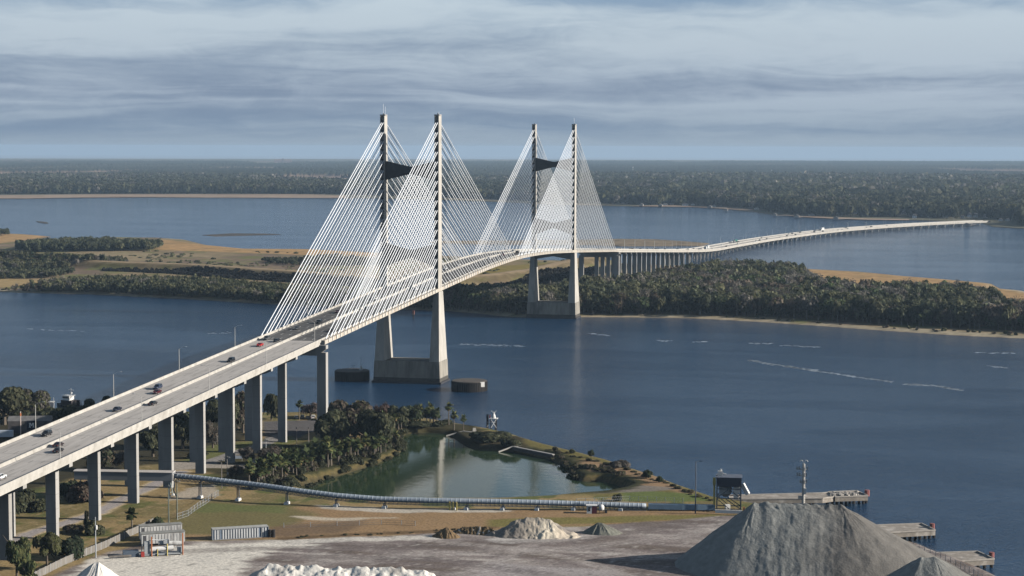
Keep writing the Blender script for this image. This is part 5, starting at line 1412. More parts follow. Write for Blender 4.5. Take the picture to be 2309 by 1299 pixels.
for k in range(104):
    t = random.random()
    px = np.interp(t, [0, .2, .4, .6, .8, 1], [572, 618, 668, 728, 790, 880]) + random.uniform(-16, 16)
    py = np.interp(t, [0, .2, .4, .6, .8, 1], [1092, 1078, 1062, 1044, 1036, 1026]) + random.uniform(-15, 9)
    put_palm(random.choice((0, 0, 2, 1)), px, py, 'low green cabbage palm with yellowed lower fronds in the grove beside the pond', GRP, random.uniform(.85, 1.2))
for px, py in [(852, 1008), (866, 1002), (876, 1012), (884, 1004), (893, 1010), (860, 992), (880, 992), (846, 996)]:
    put_palm(random.choice((1, 2)), px, py, 'slender palm at the pond point right of the dark oaks', 'palms at the pond point', random.uniform(.9, 1.1))
for px, py in [(866, 974), (878, 976), (890, 972), (905, 976), (918, 974), (940, 974), (948, 970), (962, 975), (985, 974), (1012, 973), (1024, 972), (970, 970)]:
    put_palm(random.choice((1, 3, 2)), px, py, 'palm among the dark riverbank trees beyond the pond', 'palms on the riverbank beyond the pond', random.uniform(.9, 1.15))

# rocks of the shore
mb = MB()
for k in range(700):
    t = random.random(); px = np.interp(t, [0, .2, .5, .8, 1], [1170, 1240, 1400, 1580, 1660]); py = np.interp(t, [0, .2, .5, .8, 1], [985, 1007, 1048, 1116, 1144])
    g = G(px + random.uniform(-4, 4), py + random.uniform(-1.6, 1.4), .2); s = random.uniform(.4, 1.3)
    mb.box((g[0], g[1], gz(g[0], g[1]) + s * .15), (s, s * random.uniform(.6, 1), s * .7), random.uniform(0, 3), random.uniform(.5, .9))
tag(mb.build('riprap', M('riprap', (.12, .11, .10), var=.4, scale=.8)), 'dark riprap boulders along the river edge of the spit', 'boulders', kind='stuff')

# --- woods on the island
def scatter(poly, sp, jit=.45):
    P = np.array(poly); x0, y0 = P.min(0); x1, y1 = P.max(0)
    X, Y = np.meshgrid(np.arange(x0, x1, sp), np.arange(y0, y1, sp))
    X = X.ravel() + rng.uniform(-jit, jit, X.size) * sp; Y = Y.ravel() + rng.uniform(-jit, jit, Y.size) * sp
    k = inside(X, Y, poly); return np.stack([X[k], Y[k]], -1)
PROT = {}
def wood(name, P, Z, H, Rr, kinds, cols, nq, leaf, label, mat=None, seed=0):
    """One object of many crowns. P (N,2), Z, H, Rr (N), kinds index into list, cols (N,3)."""
    Vs, Cs = [], []
    names = ['oak', 'round', 'tall', 'bare', 'shrub']
    for ki in np.unique(kinds):
        for v in range(3):
            sel = np.where((kinds == ki) & (np.arange(len(P)) % 3 == v))[0]
            if not len(sel): continue
            key = (ki, v, nq, leaf)
            if key not in PROT: PROT[key] = crown(names[ki], nq, 900 + 10 * int(ki) + v, leaf)
            V, sh = PROT[key]
            a = rng.uniform(0, 2 * np.pi, len(sel)); ca, sa = np.cos(a), np.sin(a)
            x = (V[None, ..., 0] * ca[:, None, None] - V[None, ..., 1] * sa[:, None, None]) * Rr[sel][:, None, None] + P[sel, 0][:, None, None]
            y = (V[None, ..., 0] * sa[:, None, None] + V[None, ..., 1] * ca[:, None, None]) * Rr[sel][:, None, None] + P[sel, 1][:, None, None]
            z = V[None, ..., 2] * H[sel][:, None, None] + Z[sel][:, None, None]
            Vs.append(np.stack([x, y, z], -1).reshape(-1, 3)); Cs.append((cols[sel][:, None, :] * sh[None, :, None]).reshape(-1, 3))
    V = np.concatenate(Vs); C_ = np.concatenate(Cs)
    o = arrays(name, V, np.arange(len(V)).reshape(-1, 4), mat or LEAF, fcol=C_)
    return tag(o, label, 'trees', kind='stuff')
PAL = np.array([C_DARK, C_DARK, C_OLIVE, C_GREY, C_GREEN, C_BROWN]) * 1.22
def island_wood(name, pxpoly, sp, hr, label, mixw, z=2.0, dens_noise=0, front=None):
    P = scatter(PG(pxpoly, z), sp)
    h, d, kk = isl_h(P[:, 0], P[:, 1])
    ok = d > 5
    if dens_noise: ok &= fbm(P[:, 0] / 40, P[:, 1] / 40, 61, 3) > dens_noise
    P = P[ok]; h = h[ok]; n = len(P)
    patch = fbm(P[:, 0] / 55, P[:, 1] / 55, 71, 3)
    u = np.clip(rng.uniform(0, 1, n) * .62 + (patch - .3) * .95, 0, .999)
    ci = np.searchsorted(np.cumsum(mixw) / np.sum(mixw), u).clip(0, 5)
    kinds = np.where(ci == 3, 3, np.where(rng.uniform(0, 1, n) < .5, 0, np.where(rng.uniform(0, 1, n) < .8, 1, 2)))
    if hr[1] < 6: kinds = np.where(ci == 3, 3, 4)
    H = rng.uniform(*hr, n) * (.8 + .4 * fbm(P[:, 0] / 30, P[:, 1] / 30, 81, 2)); Rr = H * rng.uniform(.42, .72, n)
    if hr[1] < 6: Rr = H * rng.uniform(.6, 1.0, n)
    cols = PAL[ci] * rng.uniform(.72, 1.28, (n, 1)) * (.76 + .52 * fbm(P[:, 0] / 38 + 9, P[:, 1] / 60, 73, 3))[:, None]
    return P, h - .2, H, Rr, kinds, cols
RIGHTW = [(1000, 694), (1150, 706), (1400, 707), (1550, 708), (1700, 712), (1850, 720), (2000, 729), (2150, 738), (2309, 745), (2480, 756), (2480, 725), (2309, 716), (2250, 706), (2230, 687), (2140, 673), (2000, 676), (1900, 668), (1840, 656),
          (1815, 640), (1790, 624), (1700, 620), (1620, 621), (1560, 632), (1500, 640), (1430, 654), (1330, 668), (1200, 678), (1010, 684)]
LEFTW = [(-300, 655), (-100, 652), (70, 654), (120, 648), (250, 640), (420, 643), (660, 658), (820, 672), (1010, 684), (1010, 698), (800, 690), (620, 683), (470, 674), (320, 666), (60, 660), (-100, 657), (-300, 653)]
LBL = {0: 'dark broad evergreen at the water edge of the island wood', 1: 'dark rounded tree at the water edge of the island wood', 2: 'tall narrow crowned tree at the water edge of the island wood', 3: 'grey leafless tree at the water edge of the island wood'}
INDP = {}
def individuals(P, Z, H, Rr, kinds, cols, count):
    """The trees nearest the water become things of their own; the rest is returned as a mask."""
    s = sdist(P[:, 0], P[:, 1], ISL); near = np.argsort(np.hypot(P[:, 0] - CAM[0], P[:, 1] - CAM[1]) + 2.0 * s)
    px = np.array([PJ((P[i, 0], P[i, 1], 5))[0] for i in near])
    near = [i for i, q in zip(near, px) if -40 < q < 2350 and s[i] < 45][:count]
    for i in near:
        k = int(kinds[i]); ci = int(np.argmin(np.abs(PAL - cols[i]).sum(1))); key = (k, ci)
        loc = (P[i, 0], P[i, 1], Z[i]); sc = (Rr[i], Rr[i], H[i])
        if key not in INDP:
            o = thing('island_tree', LBL[k], 'tree', loc, rng.uniform(0, 6), 'trees along the island shore'); o.scale = sc
            V, F, c = crown_mesh(['oak', 'round', 'tall', 'bare'][k], 520, 1200 + k * 10 + ci, 1.0, 1.0, PAL[ci], .075, C_OLIVE, .12)
            arrays('crown', V, F, LEAF, o, fcol=c)
            MB().tube([(0, 0, -.06), (0, 0, .6)], [.07, .03], 6).build('trunk', M('pale_bark', (.20, .18, .15), var=.3), o)
            KIDS[o.name] = list(o.children); INDP[key] = o
        else: copy_tree(INDP[key], loc, rng.uniform(0, 6), LBL[k], 'trees along the island shore', sc)
    m = np.ones(len(P), bool); m[near] = False
    return m
W1 = island_wood('w', RIGHTW, 5.6, (7, 18.5), '', (.24, .15, .24, .19, .07, .11))
m = individuals(*W1, 170)
wood('island_wood', *[a[m] for a in W1], 320, .085, 'mixed dark and grey wood covering the right half of the island')
W2 = island_wood('w', LEFTW, 5.2, (5.5, 11), '', (.26, .16, .3, .18, .05, .05))
m = individuals(*W2, 110)
wood('island_wood', *[a[m] for a in W2], 280, .09, 'scrubby olive wood along the left shore of the island')
for nm, poly, sp, hr, lab, mw in [
    ('cove_wood', [(30, 564), (70, 556), (180, 553), (320, 556), (365, 558), (345, 565), (200, 567), (60, 568)], 7, (8, 13), 'dark wood on the rear of the island beside the tan marsh', (.5, .2, .2, .05, .05, 0)),
    ('cove_wood', [(-60, 531), (14, 527), (20, 531), (-60, 536)], 7, (7, 10), 'small clump of dark trees on the left marsh edge', (.5, .3, .2, 0, 0, 0)),
    ('inner_wood', [(-200, 594), (0, 591), (270, 589), (290, 595), (230, 603), (0, 611), (-200, 611)], 6, (5.5, 9), 'sunlit olive wood inside the left part of the island', (.1, .1, .5, .12, .1, .1)),
    ('inner_wood', [(-200, 616), (60, 614), (180, 612), (120, 626), (-200, 632)], 6, (5, 8), 'darker low wood at the left foot of the dyke', (.5, .2, .2, .1, 0, 0)),
    ('inner_wood', [(590, 588), (720, 584), (860, 590), (860, 600), (760, 598), (640, 597), (600, 592)], 6.5, (4, 6.6), 'dark thicket behind the stays in the middle of the island', (.6, .2, .1, .1, 0, 0))]:
    A = island_wood(nm, poly, sp, hr, lab, mw); wood(nm, *A, 180, .12, lab)
# dense dark scrub on the dyke's river face, and loose scrub on the flats
P = scatter(PG([(230, 603), (430, 609), (660, 625), (860, 639), (1000, 643), (1110, 640), (1290, 606), (1290, 650), (1150, 665), (1000, 665), (860, 652), (660, 638), (430, 622), (250, 612)], 4), 3.4)
h, d, kk = isl_h(P[:, 0], P[:, 1]); ok = (kk > 4) & (kk < 38); P = P[ok]; n = len(P)
wood('dyke_scrub', P, h[ok] - .2, rng.uniform(1.5, 3.4, n), rng.uniform(1.6, 2.9, n), np.full(n, 4), np.array((.022, .021, .019)) * rng.uniform(.6, 1.5, (n, 1)), 36, .34, 'dark scrub covering the river face of the island dyke')
P = scatter(PG([(985, 662), (1100, 644), (1190, 631), (1290, 611), (1340, 602), (1345, 640), (1290, 655), (1190, 674), (1010, 686)], 3), 4.2)
h, d, kk = isl_h(P[:, 0], P[:, 1]); ok = d > 12; P = P[ok]; n = len(P)
wood('slope_scrub', P, h[ok] - .2, rng.uniform(1.6, 4.6, n), rng.uniform(1.8, 3.4, n), np.full(n, 4), np.array((.034, .032, .026)) * rng.uniform(.5, 1.7, (n, 1)), 40, .3, 'dark brush on the slope between the two towers of the bridge')
P = scatter(PG([(290, 560), (560, 566), (860, 576), (1290, 592), (1240, 615), (1000, 632), (700, 618), (430, 600), (300, 588)], 2), 13)
h, d, kk = isl_h(P[:, 0], P[:, 1]); ok = (d > 20) & (fbm(P[:, 0] / 50, P[:, 1] / 90, 99, 3) > .52); P = P[ok]; n = len(P)
wood('flat_scrub', P, h[ok] - .2, rng.uniform(1.0, 2.6, n), rng.uniform(1.5, 4, n), np.full(n, 4), np.array(C_OLIVE) * 1.3 * rng.uniform(.6, 1.4, (n, 1)), 26, .36, 'low scrub scattered over the tan flats of the island')
P = scatter(PG([(-100, 652), (320, 667), (620, 685), (1010, 700), (1150, 713), (1400, 713), (1700, 723), (2000, 744), (2309, 760), (2309, 754), (2000, 738), (1700, 716), (1400, 708), (1150, 708), (1010, 695), (620, 679), (320, 662), (-100, 648)], 1.5), 3.6)
h, d, kk = isl_h(P[:, 0], P[:, 1]); ok = (d > 9) & (d < 22) & (rng.uniform(0, 1, len(P)) < .3); P = P[ok]; n = len(P)
wood('shore_scrub', P, h[ok] - .2, rng.uniform(1, 3, n), rng.uniform(1, 2.2, n), np.full(n, 4), PAL[rng.choice([0, 2, 3, 5], n)] * rng.uniform(.7, 1.3, (n, 1)), 30, .34, 'undergrowth between the island wood and its pale shore')
# ------------------------------------------------------------------ vehicles, lamps, the left bank
GLASS = M('car_glass', (0.02, 0.025, 0.03), rough=.12, var=0, spec=.6)
TYRE = M('tyre', (0.02, 0.02, 0.02), rough=.9, var=.1)
RIM = M('rim', (.35, .35, .36), rough=.4, var=.1, metal=.6)
LAMPW = M('lamp_glass', (.75, .75, .72), rough=.2, var=0, spec=.6)
LAMPR = M('tail_glass', (.45, .02, .02), rough=.25, var=0, spec=.6)
def paint(c): return M('paint_%d_%d_%d' % tuple(int(v * 999) for v in c), c, rough=.28, var=.04, spec=.5)
BLACK, WHT, SILV, DRED, BLUE, GREYC, GRN = (.018, .019, .022), (.72, .72, .70), (.38, .39, .40), (.085, .013, .018), (.03, .045, .09), (.09, .095, .10), (.02, .17, .13)
PROFILE = {'sedan': (4.75, 1.82, [(-2.37, .35), (-2.37, .78), (-2.25, .95), (-1.55, 1.0), (1.0, .98), (2.1, .82), (2.37, .62), (2.37, .35)], [(-1.55, .98), (-.85, 1.42), (.35, 1.44), (1.15, .96)], 1.42),
           'suv': (4.8, 1.95, [(-2.4, .4), (-2.4, .95), (-2.3, 1.1), (1.05, 1.1), (2.2, 1.0), (2.4, .75), (2.4, .4)], [(-2.25, 1.08), (-2.0, 1.74), (.3, 1.78), (1.15, 1.08)], 1.8),
           'pickup': (5.7, 2.0, [(-2.85, .5), (-2.85, 1.15), (-.55, 1.15), (.0, 1.15), (1.3, 1.15), (2.7, 1.08), (2.85, .8), (2.85, .5)], [(-.6, 1.13), (-.45, 1.85), (.8, 1.87), (1.45, 1.13)], 1.85)}
def vehicle(kind, col, loc, rz, label, detail=True, group=None, pitch=0.0, name=None):
    T = thing(name or {'sedan': 'car', 'suv': 'car', 'pickup': 'pickup_truck'}[kind], label, 'truck' if kind == 'pickup' else 'car', loc, rz, group)
    T.rotation_euler = (0, 0, rz)
    L, W_, body, cab, hh = PROFILE[kind]
    # local X is forward
    n = len(body); mb = MB()
    def loft(prof, w0, w1, z0, z1):
        a = [(x, -(w0 + (w1 - w0) * (z - z0) / (z1 - z0)) / 2, z) for x, z in prof]; b = [(x, -y, z) for x, y, z in a]; k = len(prof)
        mb.add(a + b, [tuple(range(k)), tuple(range(2 * k - 1, k - 1, -1))] + [(i, k + i, k + (i + 1) % k, (i + 1) % k) for i in range(k)])
    loft(body, W_, W_ * .94, body[0][1], 1.1)
    rf = [(cab[0][0] * .5 + cab[1][0] * .5, (cab[0][1] + cab[1][1]) / 2)]
    loft([(cab[1][0] - .08, cab[1][1] - .07), (cab[1][0], cab[1][1]), (cab[2][0], cab[2][1]), (cab[2][0] + .12, cab[2][1] - .08)], W_ * .74, W_ * .72, cab[1][1] - .1, cab[1][1] + .05)
    for x in (cab[0][0] + .02, cab[3][0] - .02, (cab[1][0] + cab[2][0]) / 2):
        t = cab[1] if x < -.4 else cab[2]
        for s in (-1, 1):
            tx = t[0] if x != (cab[1][0] + cab[2][0]) / 2 else x
            mb.beam((x, s * W_ * .455, cab[0][1]), (tx, s * W_ * .37, t[1] - .03), .1)
    mb.build('body', paint(col), T)
    mb = MB(); loft([(cab[0][0] + .05, cab[0][1]), (cab[1][0] + .02, cab[1][1] - .06), (cab[2][0] - .02, cab[2][1] - .06), (cab[3][0] - .05, cab[3][1])], W_ * .9, W_ * .72, cab[0][1], cab[1][1])
    mb.build('window', GLASS, T)
    wr = .34 if kind == 'sedan' else .39
    for x in (-L * .29, L * .31):
        for s in (-1, 1):
            m2 = MB(); m2.tube([(x, s * (W_ / 2 - .22), wr), (x, s * (W_ / 2 + .015), wr)], wr, 12); wl = m2.build('wheel', TYRE, T)
            if detail: m2 = MB(); m2.tube([(x, s * (W_ / 2 - .1), wr), (x, s * (W_ / 2 + .03), wr)], wr * .6, 10); m2.build('rim', RIM, wl)
    if detail:
        for s in (-1, 1):
            zb = .72 if kind == 'sedan' else .9
            MB().box((L / 2 - .06, s * W_ * .36, zb - .02), (.16, .4, .17)).build('headlight', LAMPW, T)
            MB().box((-L / 2 + .04, s * W_ * .38, zb + .05), (.14, .34, .2)).build('tail_light', LAMPR, T)
            MB().box((cab[3][0] - .3, s * (W_ / 2 + .06), cab[0][1] + .08), (.14, .2, .14)).build('mirror', paint(col), T)
        MB().box((L / 2 - .01, 0, .5), (.08, W_ * .6, .18)).build('grille', DARKM, T)
        MB().box((-L / 2 + .01, 0, .62), (.06, .5, .16)).build('plate', LAMPW, T)
    return T
def lorry(loc, rz, label, cabc, boxc, Lb=9.0, Hb=3.6, group=None, cargo='box'):
    T = thing('lorry', label, 'truck', loc, rz, group)
    MB().box((Lb / 2 + 1.5, 0, 1.6), (2.4, 2.4, 2.4), taper=.88).build('cab', paint(cabc), T)
    MB().box((Lb / 2 + 2.45, 0, 2.15), (.5, 2.0, .9)).build('window', GLASS, T)
    if cargo == 'box': MB().box((0, 0, 1.1 + Hb / 2), (Lb, 2.6, Hb)).build('cargo_box', paint(boxc), T)
    else:
        for x in (-Lb * .27, Lb * .27): MB().tube([(x - Lb * .2, 0, 2.4), (x + Lb * .2, 0, 2.4)], 1.45, 14).build('drum', paint(boxc), T)
        MB().box((0, 0, 1.0), (Lb, 2.5, .3)).build('flat_bed', DARKM, T)
    MB().box((.6, 0, .8), (Lb + 2.5, 1.1, .3)).build('chassis', DARKM, T)
    for x in (-Lb * .4, -Lb * .25, Lb / 2 + 1.6):
        for s in (-1, 1): MB().tube([(x, s * .9, .5), (x, s * 1.25, .5)], .5, 10).build('wheel', TYRE, T)
    return T
def DK(px, py, up=.75):
    """Deck position (x offset from the centre line, y) under a vehicle centred at pixel (px, py)."""
    z = 30.0 + up
    for _ in range(40):
        p = G(px, py, z); z = z * .4 + .6 * (zroad(min(max(p[1], -740), 2400)) + up)
    return p
def on_deck(px, py, kind, col, label, detail=True, lane=None, **k):
    p = DK(px, py, .75 if kind == 'sedan' else .9)
    o_ = p[0] - xroad(p[1]); o_ = max(-12, min(12, o_))
    if lane is not None: o_ = lane
    if abs(o_) < 2.7: o_ = 3.2 if o_ > 0 else -3.2
    x, y = off(p[1], o_); hd = math.atan2((xroad(y + 1) - xroad(y - 1)) / 2, 1)
    rz = math.pi / 2 - hd + (math.pi if o_ < 0 else 0)
    T = (lorry((x, y, zroad(y) + .02), rz, label, col, k.pop('boxc', WHT), **k) if kind == 'lorry' else vehicle(kind, col, (x, y, zroad(y) + .02), rz, label, detail, **k))
    sl_ = (zroad(y + 3) - zroad(y - 3)) / 6 * (1 if o_ >= 0 else -1)
    T.rotation_euler = (0, -math.atan(sl_), rz)
    return T
for a in [(20, 1075, 'suv', WHT, 'white wagon on the right carriageway at the left edge of the view', 8.0), (117, 977, 'suv', BLACK, 'black van like car in the outer left lane nearest the viewer', -8.2),
          (122, 1001, 'sedan', (.03, .018, .02), 'black car beside the median, upper of the two side by side on the right carriageway', 3.4), (126, 1014, 'sedan', BLACK, 'black car in the middle lane, lower of the two side by side', 7.4),
          (270, 922, 'sedan', (.02, .024, .04), 'dark blue car alone beside the median on the left carriageway', -4.0), (363, 872, 'suv', BLUE, 'dark blue car touching the dark red car, farther from the median', -7.6),
          (361, 883, 'sedan', DRED, 'dark red car beside the median next to the dark blue car', -4.0), (338, 908, 'sedan', BLACK, 'black car alone by the median on the right carriageway below the dark red car', 3.8),
          (523, 811, 'suv', BLACK, 'black car alone on the left carriageway before the red car', -3.6), (587, 777, 'sedan', (.42, .02, .02), 'bright red car where the stays begin', -6.6),
          (606, 762, 'suv', GREYC, 'charcoal car in the outer lane just behind the red car', -10.2), (628, 767, 'sedan', BLACK, 'black car beside the median to the right of the charcoal car', -4.0),
          (672, 739, 'sedan', GREYC, 'small dark car in the outer lane at the first stays of the left carriageway', -8.0), (719, 725, 'suv', BLACK, 'black car behind the lamp post at the bridge joint', -4.2),
          (763, 702, 'sedan', (.06, .015, .025), 'dark maroon car about to pass behind the front stays', -7.0), (744, 744, 'sedan', BLACK, 'black car against the right parapet at the first front stay', 10.0)]:
    on_deck(*a[:5], lane=a[5])
GS = 'traffic behind the stays of the near tower'; 
for i, (px, py, kd, c) in enumerate([(846, 672, 'suv', WHT), (838, 674, 'sedan', BLACK), (915, 636, 'sedan', BLACK), (958, 622, 'suv', BLACK), (970, 617, 'sedan', DRED), (938, 651, 'suv', WHT), (930, 650, 'sedan', BLACK), (826, 695, 'suv', BLACK), (1003, 605, 'suv', WHT), (1046, 597, 'sedan', WHT), (1002, 618, 'sedan', BLACK), (1100, 582, 'sedan', WHT), (1128, 578, 'sedan', BLACK), (1090, 598, 'sedan', BLACK), (1134, 574, 'suv', DRED), (864, 652, 'sedan', BLACK)]):
    on_deck(px, py, kd, c, '%s car in the traffic seen through the stays of the near tower' % {WHT: 'white', BLACK: 'black', DRED: 'dark red'}[c], False, group=GS)
on_deck(1166, 566, 'suv', WHT, 'white car in the gap between the two fans of stays', False)
on_deck(1160, 568, 'sedan', BLACK, 'black car just behind the white car in the gap between the fans', False)
on_deck(1264, 556, 'lorry', WHT, 'white box lorry before the right leg of the far tower', lane=8, Lb=9.0, Hb=3.4)
on_deck(1281, 559, 'suv', WHT, 'white van between the box lorry and the right leg of the far tower', False, lane=10)
on_deck(1228, 562, 'suv', WHT, 'white van well behind the white box lorry', False, lane=10)
on_deck(1345, 562, 'suv', WHT, 'white car just past the far tower, left of the white lorry', False, lane=10)
on_deck(1367, 558, 'lorry', WHT, 'white lorry under the last stays of the far tower', lane=10, Lb=6.0, Hb=2.8)
GF = 'traffic on the far viaduct'
y = 640.0; k = 0
r_ = random.Random(5)
cols = [(WHT, 'white'), (BLACK, 'black'), (SILV, 'silver'), (GREYC, 'grey'), (WHT, 'white'), (BLACK, 'black'), (DRED, 'dark red')]
while y < 2200 and k < 46:
    c, cn = r_.choice(cols); ln = r_.choice((3.6, 7.4, 11.0, -3.6, -7.4, -11.0))
    x_, y_ = off(y, ln); hd = math.atan2((xroad(y + 1) - xroad(y - 1)) / 2, 1)
    T = vehicle(r_.choice(('sedan', 'suv', 'suv')), c, (x_, y_, zroad(y_) + .02), math.pi / 2 - hd + (math.pi if ln < 0 else 0), '%s car far away in the traffic on the curving viaduct' % cn, False, group=GF)
    T.rotation_euler = (0, -math.atan((zroad(y + 3) - zroad(y - 3)) / 6) * (1 if ln > 0 else -1), T.rotation_euler.z)
    y += r_.uniform(14, 52); k += 1
on_deck(1637, 545, 'lorry', WHT, 'flat lorry with white cab carrying two teal tanks where the trestle bends', lane=-8, boxc=GRN, Lb=11, cargo='drum')
on_deck(1823, 519, 'lorry', WHT, 'white box lorry halfway along the low trestle', lane=-4, Lb=10, Hb=3.6)

# lamp posts on the parapets
def lamp(loc, H, s, label, group, mat=GALV):
    T = thing('street_lamp', label, 'street lamp', loc, 0, group)
    MB().tube([(0, 0, 0), (0, 0, H)], [.13, .09], 6).build('pole', mat, T)
    MB().tube([(0, 0, H), (-s * 1.3, 0, H + .75), (-s * 2.6, .0, H + 1.0)], [.06, .05, .04], 5).build('arm', mat, T)
    MB().box((-s * 2.9, 0, H + 1.0), (.8, .3, .16)).build('lamp_head', GALV, T)
    return T
LM = M('lamp_pole', (.50, .49, .46), rough=.5, var=.1)
for k, y in enumerate(np.arange(-206.5, -560, -61.0)):
    lamp((14.5, y, zroad(y) + 1.0), 8.2, 1, 'grey lamp post on the right parapet of the approach viaduct', 'lamp posts on the right parapet', LM)
for k, y in enumerate(np.arange(-226, -560, -61.0)):
    lamp((-14.5, y, zroad(y) + 1.0), 8.2, -1, 'grey lamp post on the left parapet of the approach viaduct', 'lamp posts on the left parapet', LM)
for y in np.arange(-130, 560, 61.0):
    for s in (-1, 1):
        if abs(y) > 20 and abs(y - Y2) > 20: lamp((s * 14.5, y, zroad(y) + 1.0), 8.2, s, 'grey lamp post among the stays of the bridge', 'lamp posts among the stays', LM)
for y in np.arange(640, 2250, 61.0):
    for s in (-1, 1):
        p = off(y, s * 14.5); lamp((p[0], p[1], zroad(y) + 1.0), 8.2, s, 'thin lamp post on the far viaduct', 'lamp posts on the far viaduct', LM)

# car park by the river
for i, (px, py, kd, c, lab) in enumerate([(668, 944, 'sedan', GREYC, 'grey parked car at the left end of the river car park'), (682, 944, 'suv', BLACK, 'black parked car next to the grey one by the river'), (694, 945, 'sedan', BLACK, 'low black parked car in the middle of the river car park'), (706, 944, 'suv', WHT, 'white parked car with red rear in the river car park'), (719, 947, 'suv', WHT, 'white parked car touching the tall end pier')]):
    p = GL(px, py, 2.3); vehicle(kd, c, p, 1.9, lab, i > 2)
p = GL(574, 1046, 3.2); T = vehicle('pickup', WHT, p, .9, 'white utility truck with orange red rear half hidden by brush'); MB().box((-1.7, 0, 1.9), (2.2, 1.9, 1.5)).build('service_body', WHITE, T); MB().box((-2.95, 0, 1.4), (.2, 1.9, .9)).build('rear_panel', ORANGE, T); MB().beam((-1.2, 0, 2.6), (1.6, .2, 3.2), .25).build('boom', WHITE, T)
p = GL(491, 996, 2.8); T = thing('motorboat', 'white motorboat with a small cabin parked ashore under the viaduct', 'boat', p, 1.1)
mb = MB(); 
hullp = [(-3.2, 0), (-3.2, 1.2), (1.6, 1.3), (3.6, 1.7), (2.4, .4)]
for s in (-1, 1): mb.add([(x, 0, z + .6) if z < .5 else (x, 0, z + .6) for x, z in hullp] + [(x, s * (1.15 if x < 2 else .1), z + .6 if z > .5 else z + .75) for x, z in hullp], [(0, 1, 6, 5), (1, 2, 7, 6), (2, 3, 8, 7), (3, 4, 9, 8), (4, 0, 5, 9), (5, 6, 7, 8, 9)])
mb.build('hull', WHITE, T); MB().box((-.4, 0, 2.5), (2.0, 1.7, 1.5), taper=.8).build('cabin', WHITE, T); MB().box((.3, 0, 2.6), (1.0, 1.75, .5)).build('window', GLASS, T); MB().box((-.4, 0, 3.6), (2.2, 1.9, .12)).build('roof', WHITE, T); MB().box((-.2, 0, .35), (4.6, 1.8, .5)).build('trailer', DARKM, T)
p = GL(637, 1017, 3.0)
p = GL(538, 1040, 3.4); T = thing('information_sign', 'small pale sign board beside the road near the parking area', 'sign', p, .35)
MB().box((0, 0, 1.6), (3.2, .12, 1.2)).build('board', M('sign_blue_grey', (.30, .35, .42)), T)
for x in (-1.4, 1.4): MB().box((x, .1, .8), (.14, .14, 1.7)).build('post', GALV, T)

# left bank: shed with the M panel, container, boats, trailer, pole
T, g = ctr(66, 976, 'workshop_shed', 'low dark workshop shed carrying a black panel with a white letter M', 'shed', rz=.30)
MB().box((0, 3, 2.6), (18, 7, 5.2)).build('wall', M('shed_wall', (.10, .09, .085), var=.2), T)
MB().prism([(-.4, 5.2), (7.0, 5.2), (3.3, 7.0)], -9.3, 9.3, 'x').build('roof', M('shed_roof', (.16, .155, .15), var=.25), T)
pn = MB().box((1.2, -.6, 3.4), (4.2, .2, 4.0)).build('sign_panel', M('panel_black', (.015, .02, .035), var=.1), T)
mb = MB(); xo, zo, y_ = 1.2, 2.45, -.74
for x in (-.78, .78): mb.box((xo + x, y_, zo + 1.0), (.46, .06, 2.0)); mb.box((xo + x, y_, zo + .12), (.86, .05, .26)); mb.box((xo + x * 1.08, y_, zo + 1.88), (.72, .05, .26))
mb.add([(xo - .78, y_ - .02, zo + 2.0), (xo - .3, y_ - .02, zo + 2.0), (xo + .1, y_ - .02, zo + .75), (xo - .18, y_ - .02, zo + .55)], [(0, 3, 2, 1)]); mb.add([(xo + .78, y_ - .02, zo + 2.0), (xo + .18, y_ - .02, zo + .55), (xo - .1, y_ - .02, zo + .75), (xo + .3, y_ - .02, zo + 2.0)], [(0, 1, 2, 3)])
mb.build('letter', WHITE, pn)
MB().box((-5.5, -.58, 1.6), (3.4, .1, 3.0)).build('door', DARKM, T)
p = GL(92, 968, 3.5); vehicle('suv', SILV, p, .4, 'silver car parked in the shade right of the letter M panel', False)
T, g = ctr(8, 988, 'box_trailer', 'pale blue white box trailer at the left edge below the oaks', 'trailer', rz=.3)
MB().box((0, 0, 2.0), (8.0, 2.5, 2.6)).build('box', M('trailer_pale', (.50, .56, .62), var=.1), T); MB().box((0, 0, .6), (7.6, 1.6, .3)).build('chassis', DARKM, T)
for x in (-.6, .6):
    for s in (-1.1, 1.1): MB().tube([(x - 2, s - .1, .42), (x - 2, s + .1, .42)], .42, 10).build('wheel', TYRE, T)
g = GL(47, 990, 4.2); H = HZ(g, 928); T = thing('marker_pole', 'orange and white banded pole rising behind the viaduct rail at the left', 'pole', g)
MB().tube([(0, 0, 0), (0, 0, H)], .2, 8).build('pole', M('pole_pale', (.62, .52, .47)), T); MB().tube([(0, 0, H - 1.9), (0, 0, H - .7)], .34, 8).build('band', ORANGE, T)
def boat_hull(T, L, W_, h, mat):
    mb = MB(); P = [(-L / 2, -W_ / 2), (L * .22, -W_ / 2), (L * .42, -W_ * .28), (L / 2, 0), (L * .42, W_ * .28), (L * .22, W_ / 2), (-L / 2, W_ / 2)]; n = len(P)
    mb.add([(x * .96, y * .86, -.8) for x, y in P] + [(x, y, h * (1 + .35 * max(0, x / L * 2 - .2))) for x, y in P], [tuple(range(n - 1, -1, -1)), tuple(range(n, 2 * n))] + [(i, (i + 1) % n, n + (i + 1) % n, n + i) for i in range(n)])
    mb.build('hull', mat, T)
g = G(160, 924, 0); T = thing('tugboat', 'dark tug with white wheelhouse and mast moored behind the shaded trees', 'boat', g, 2.9)
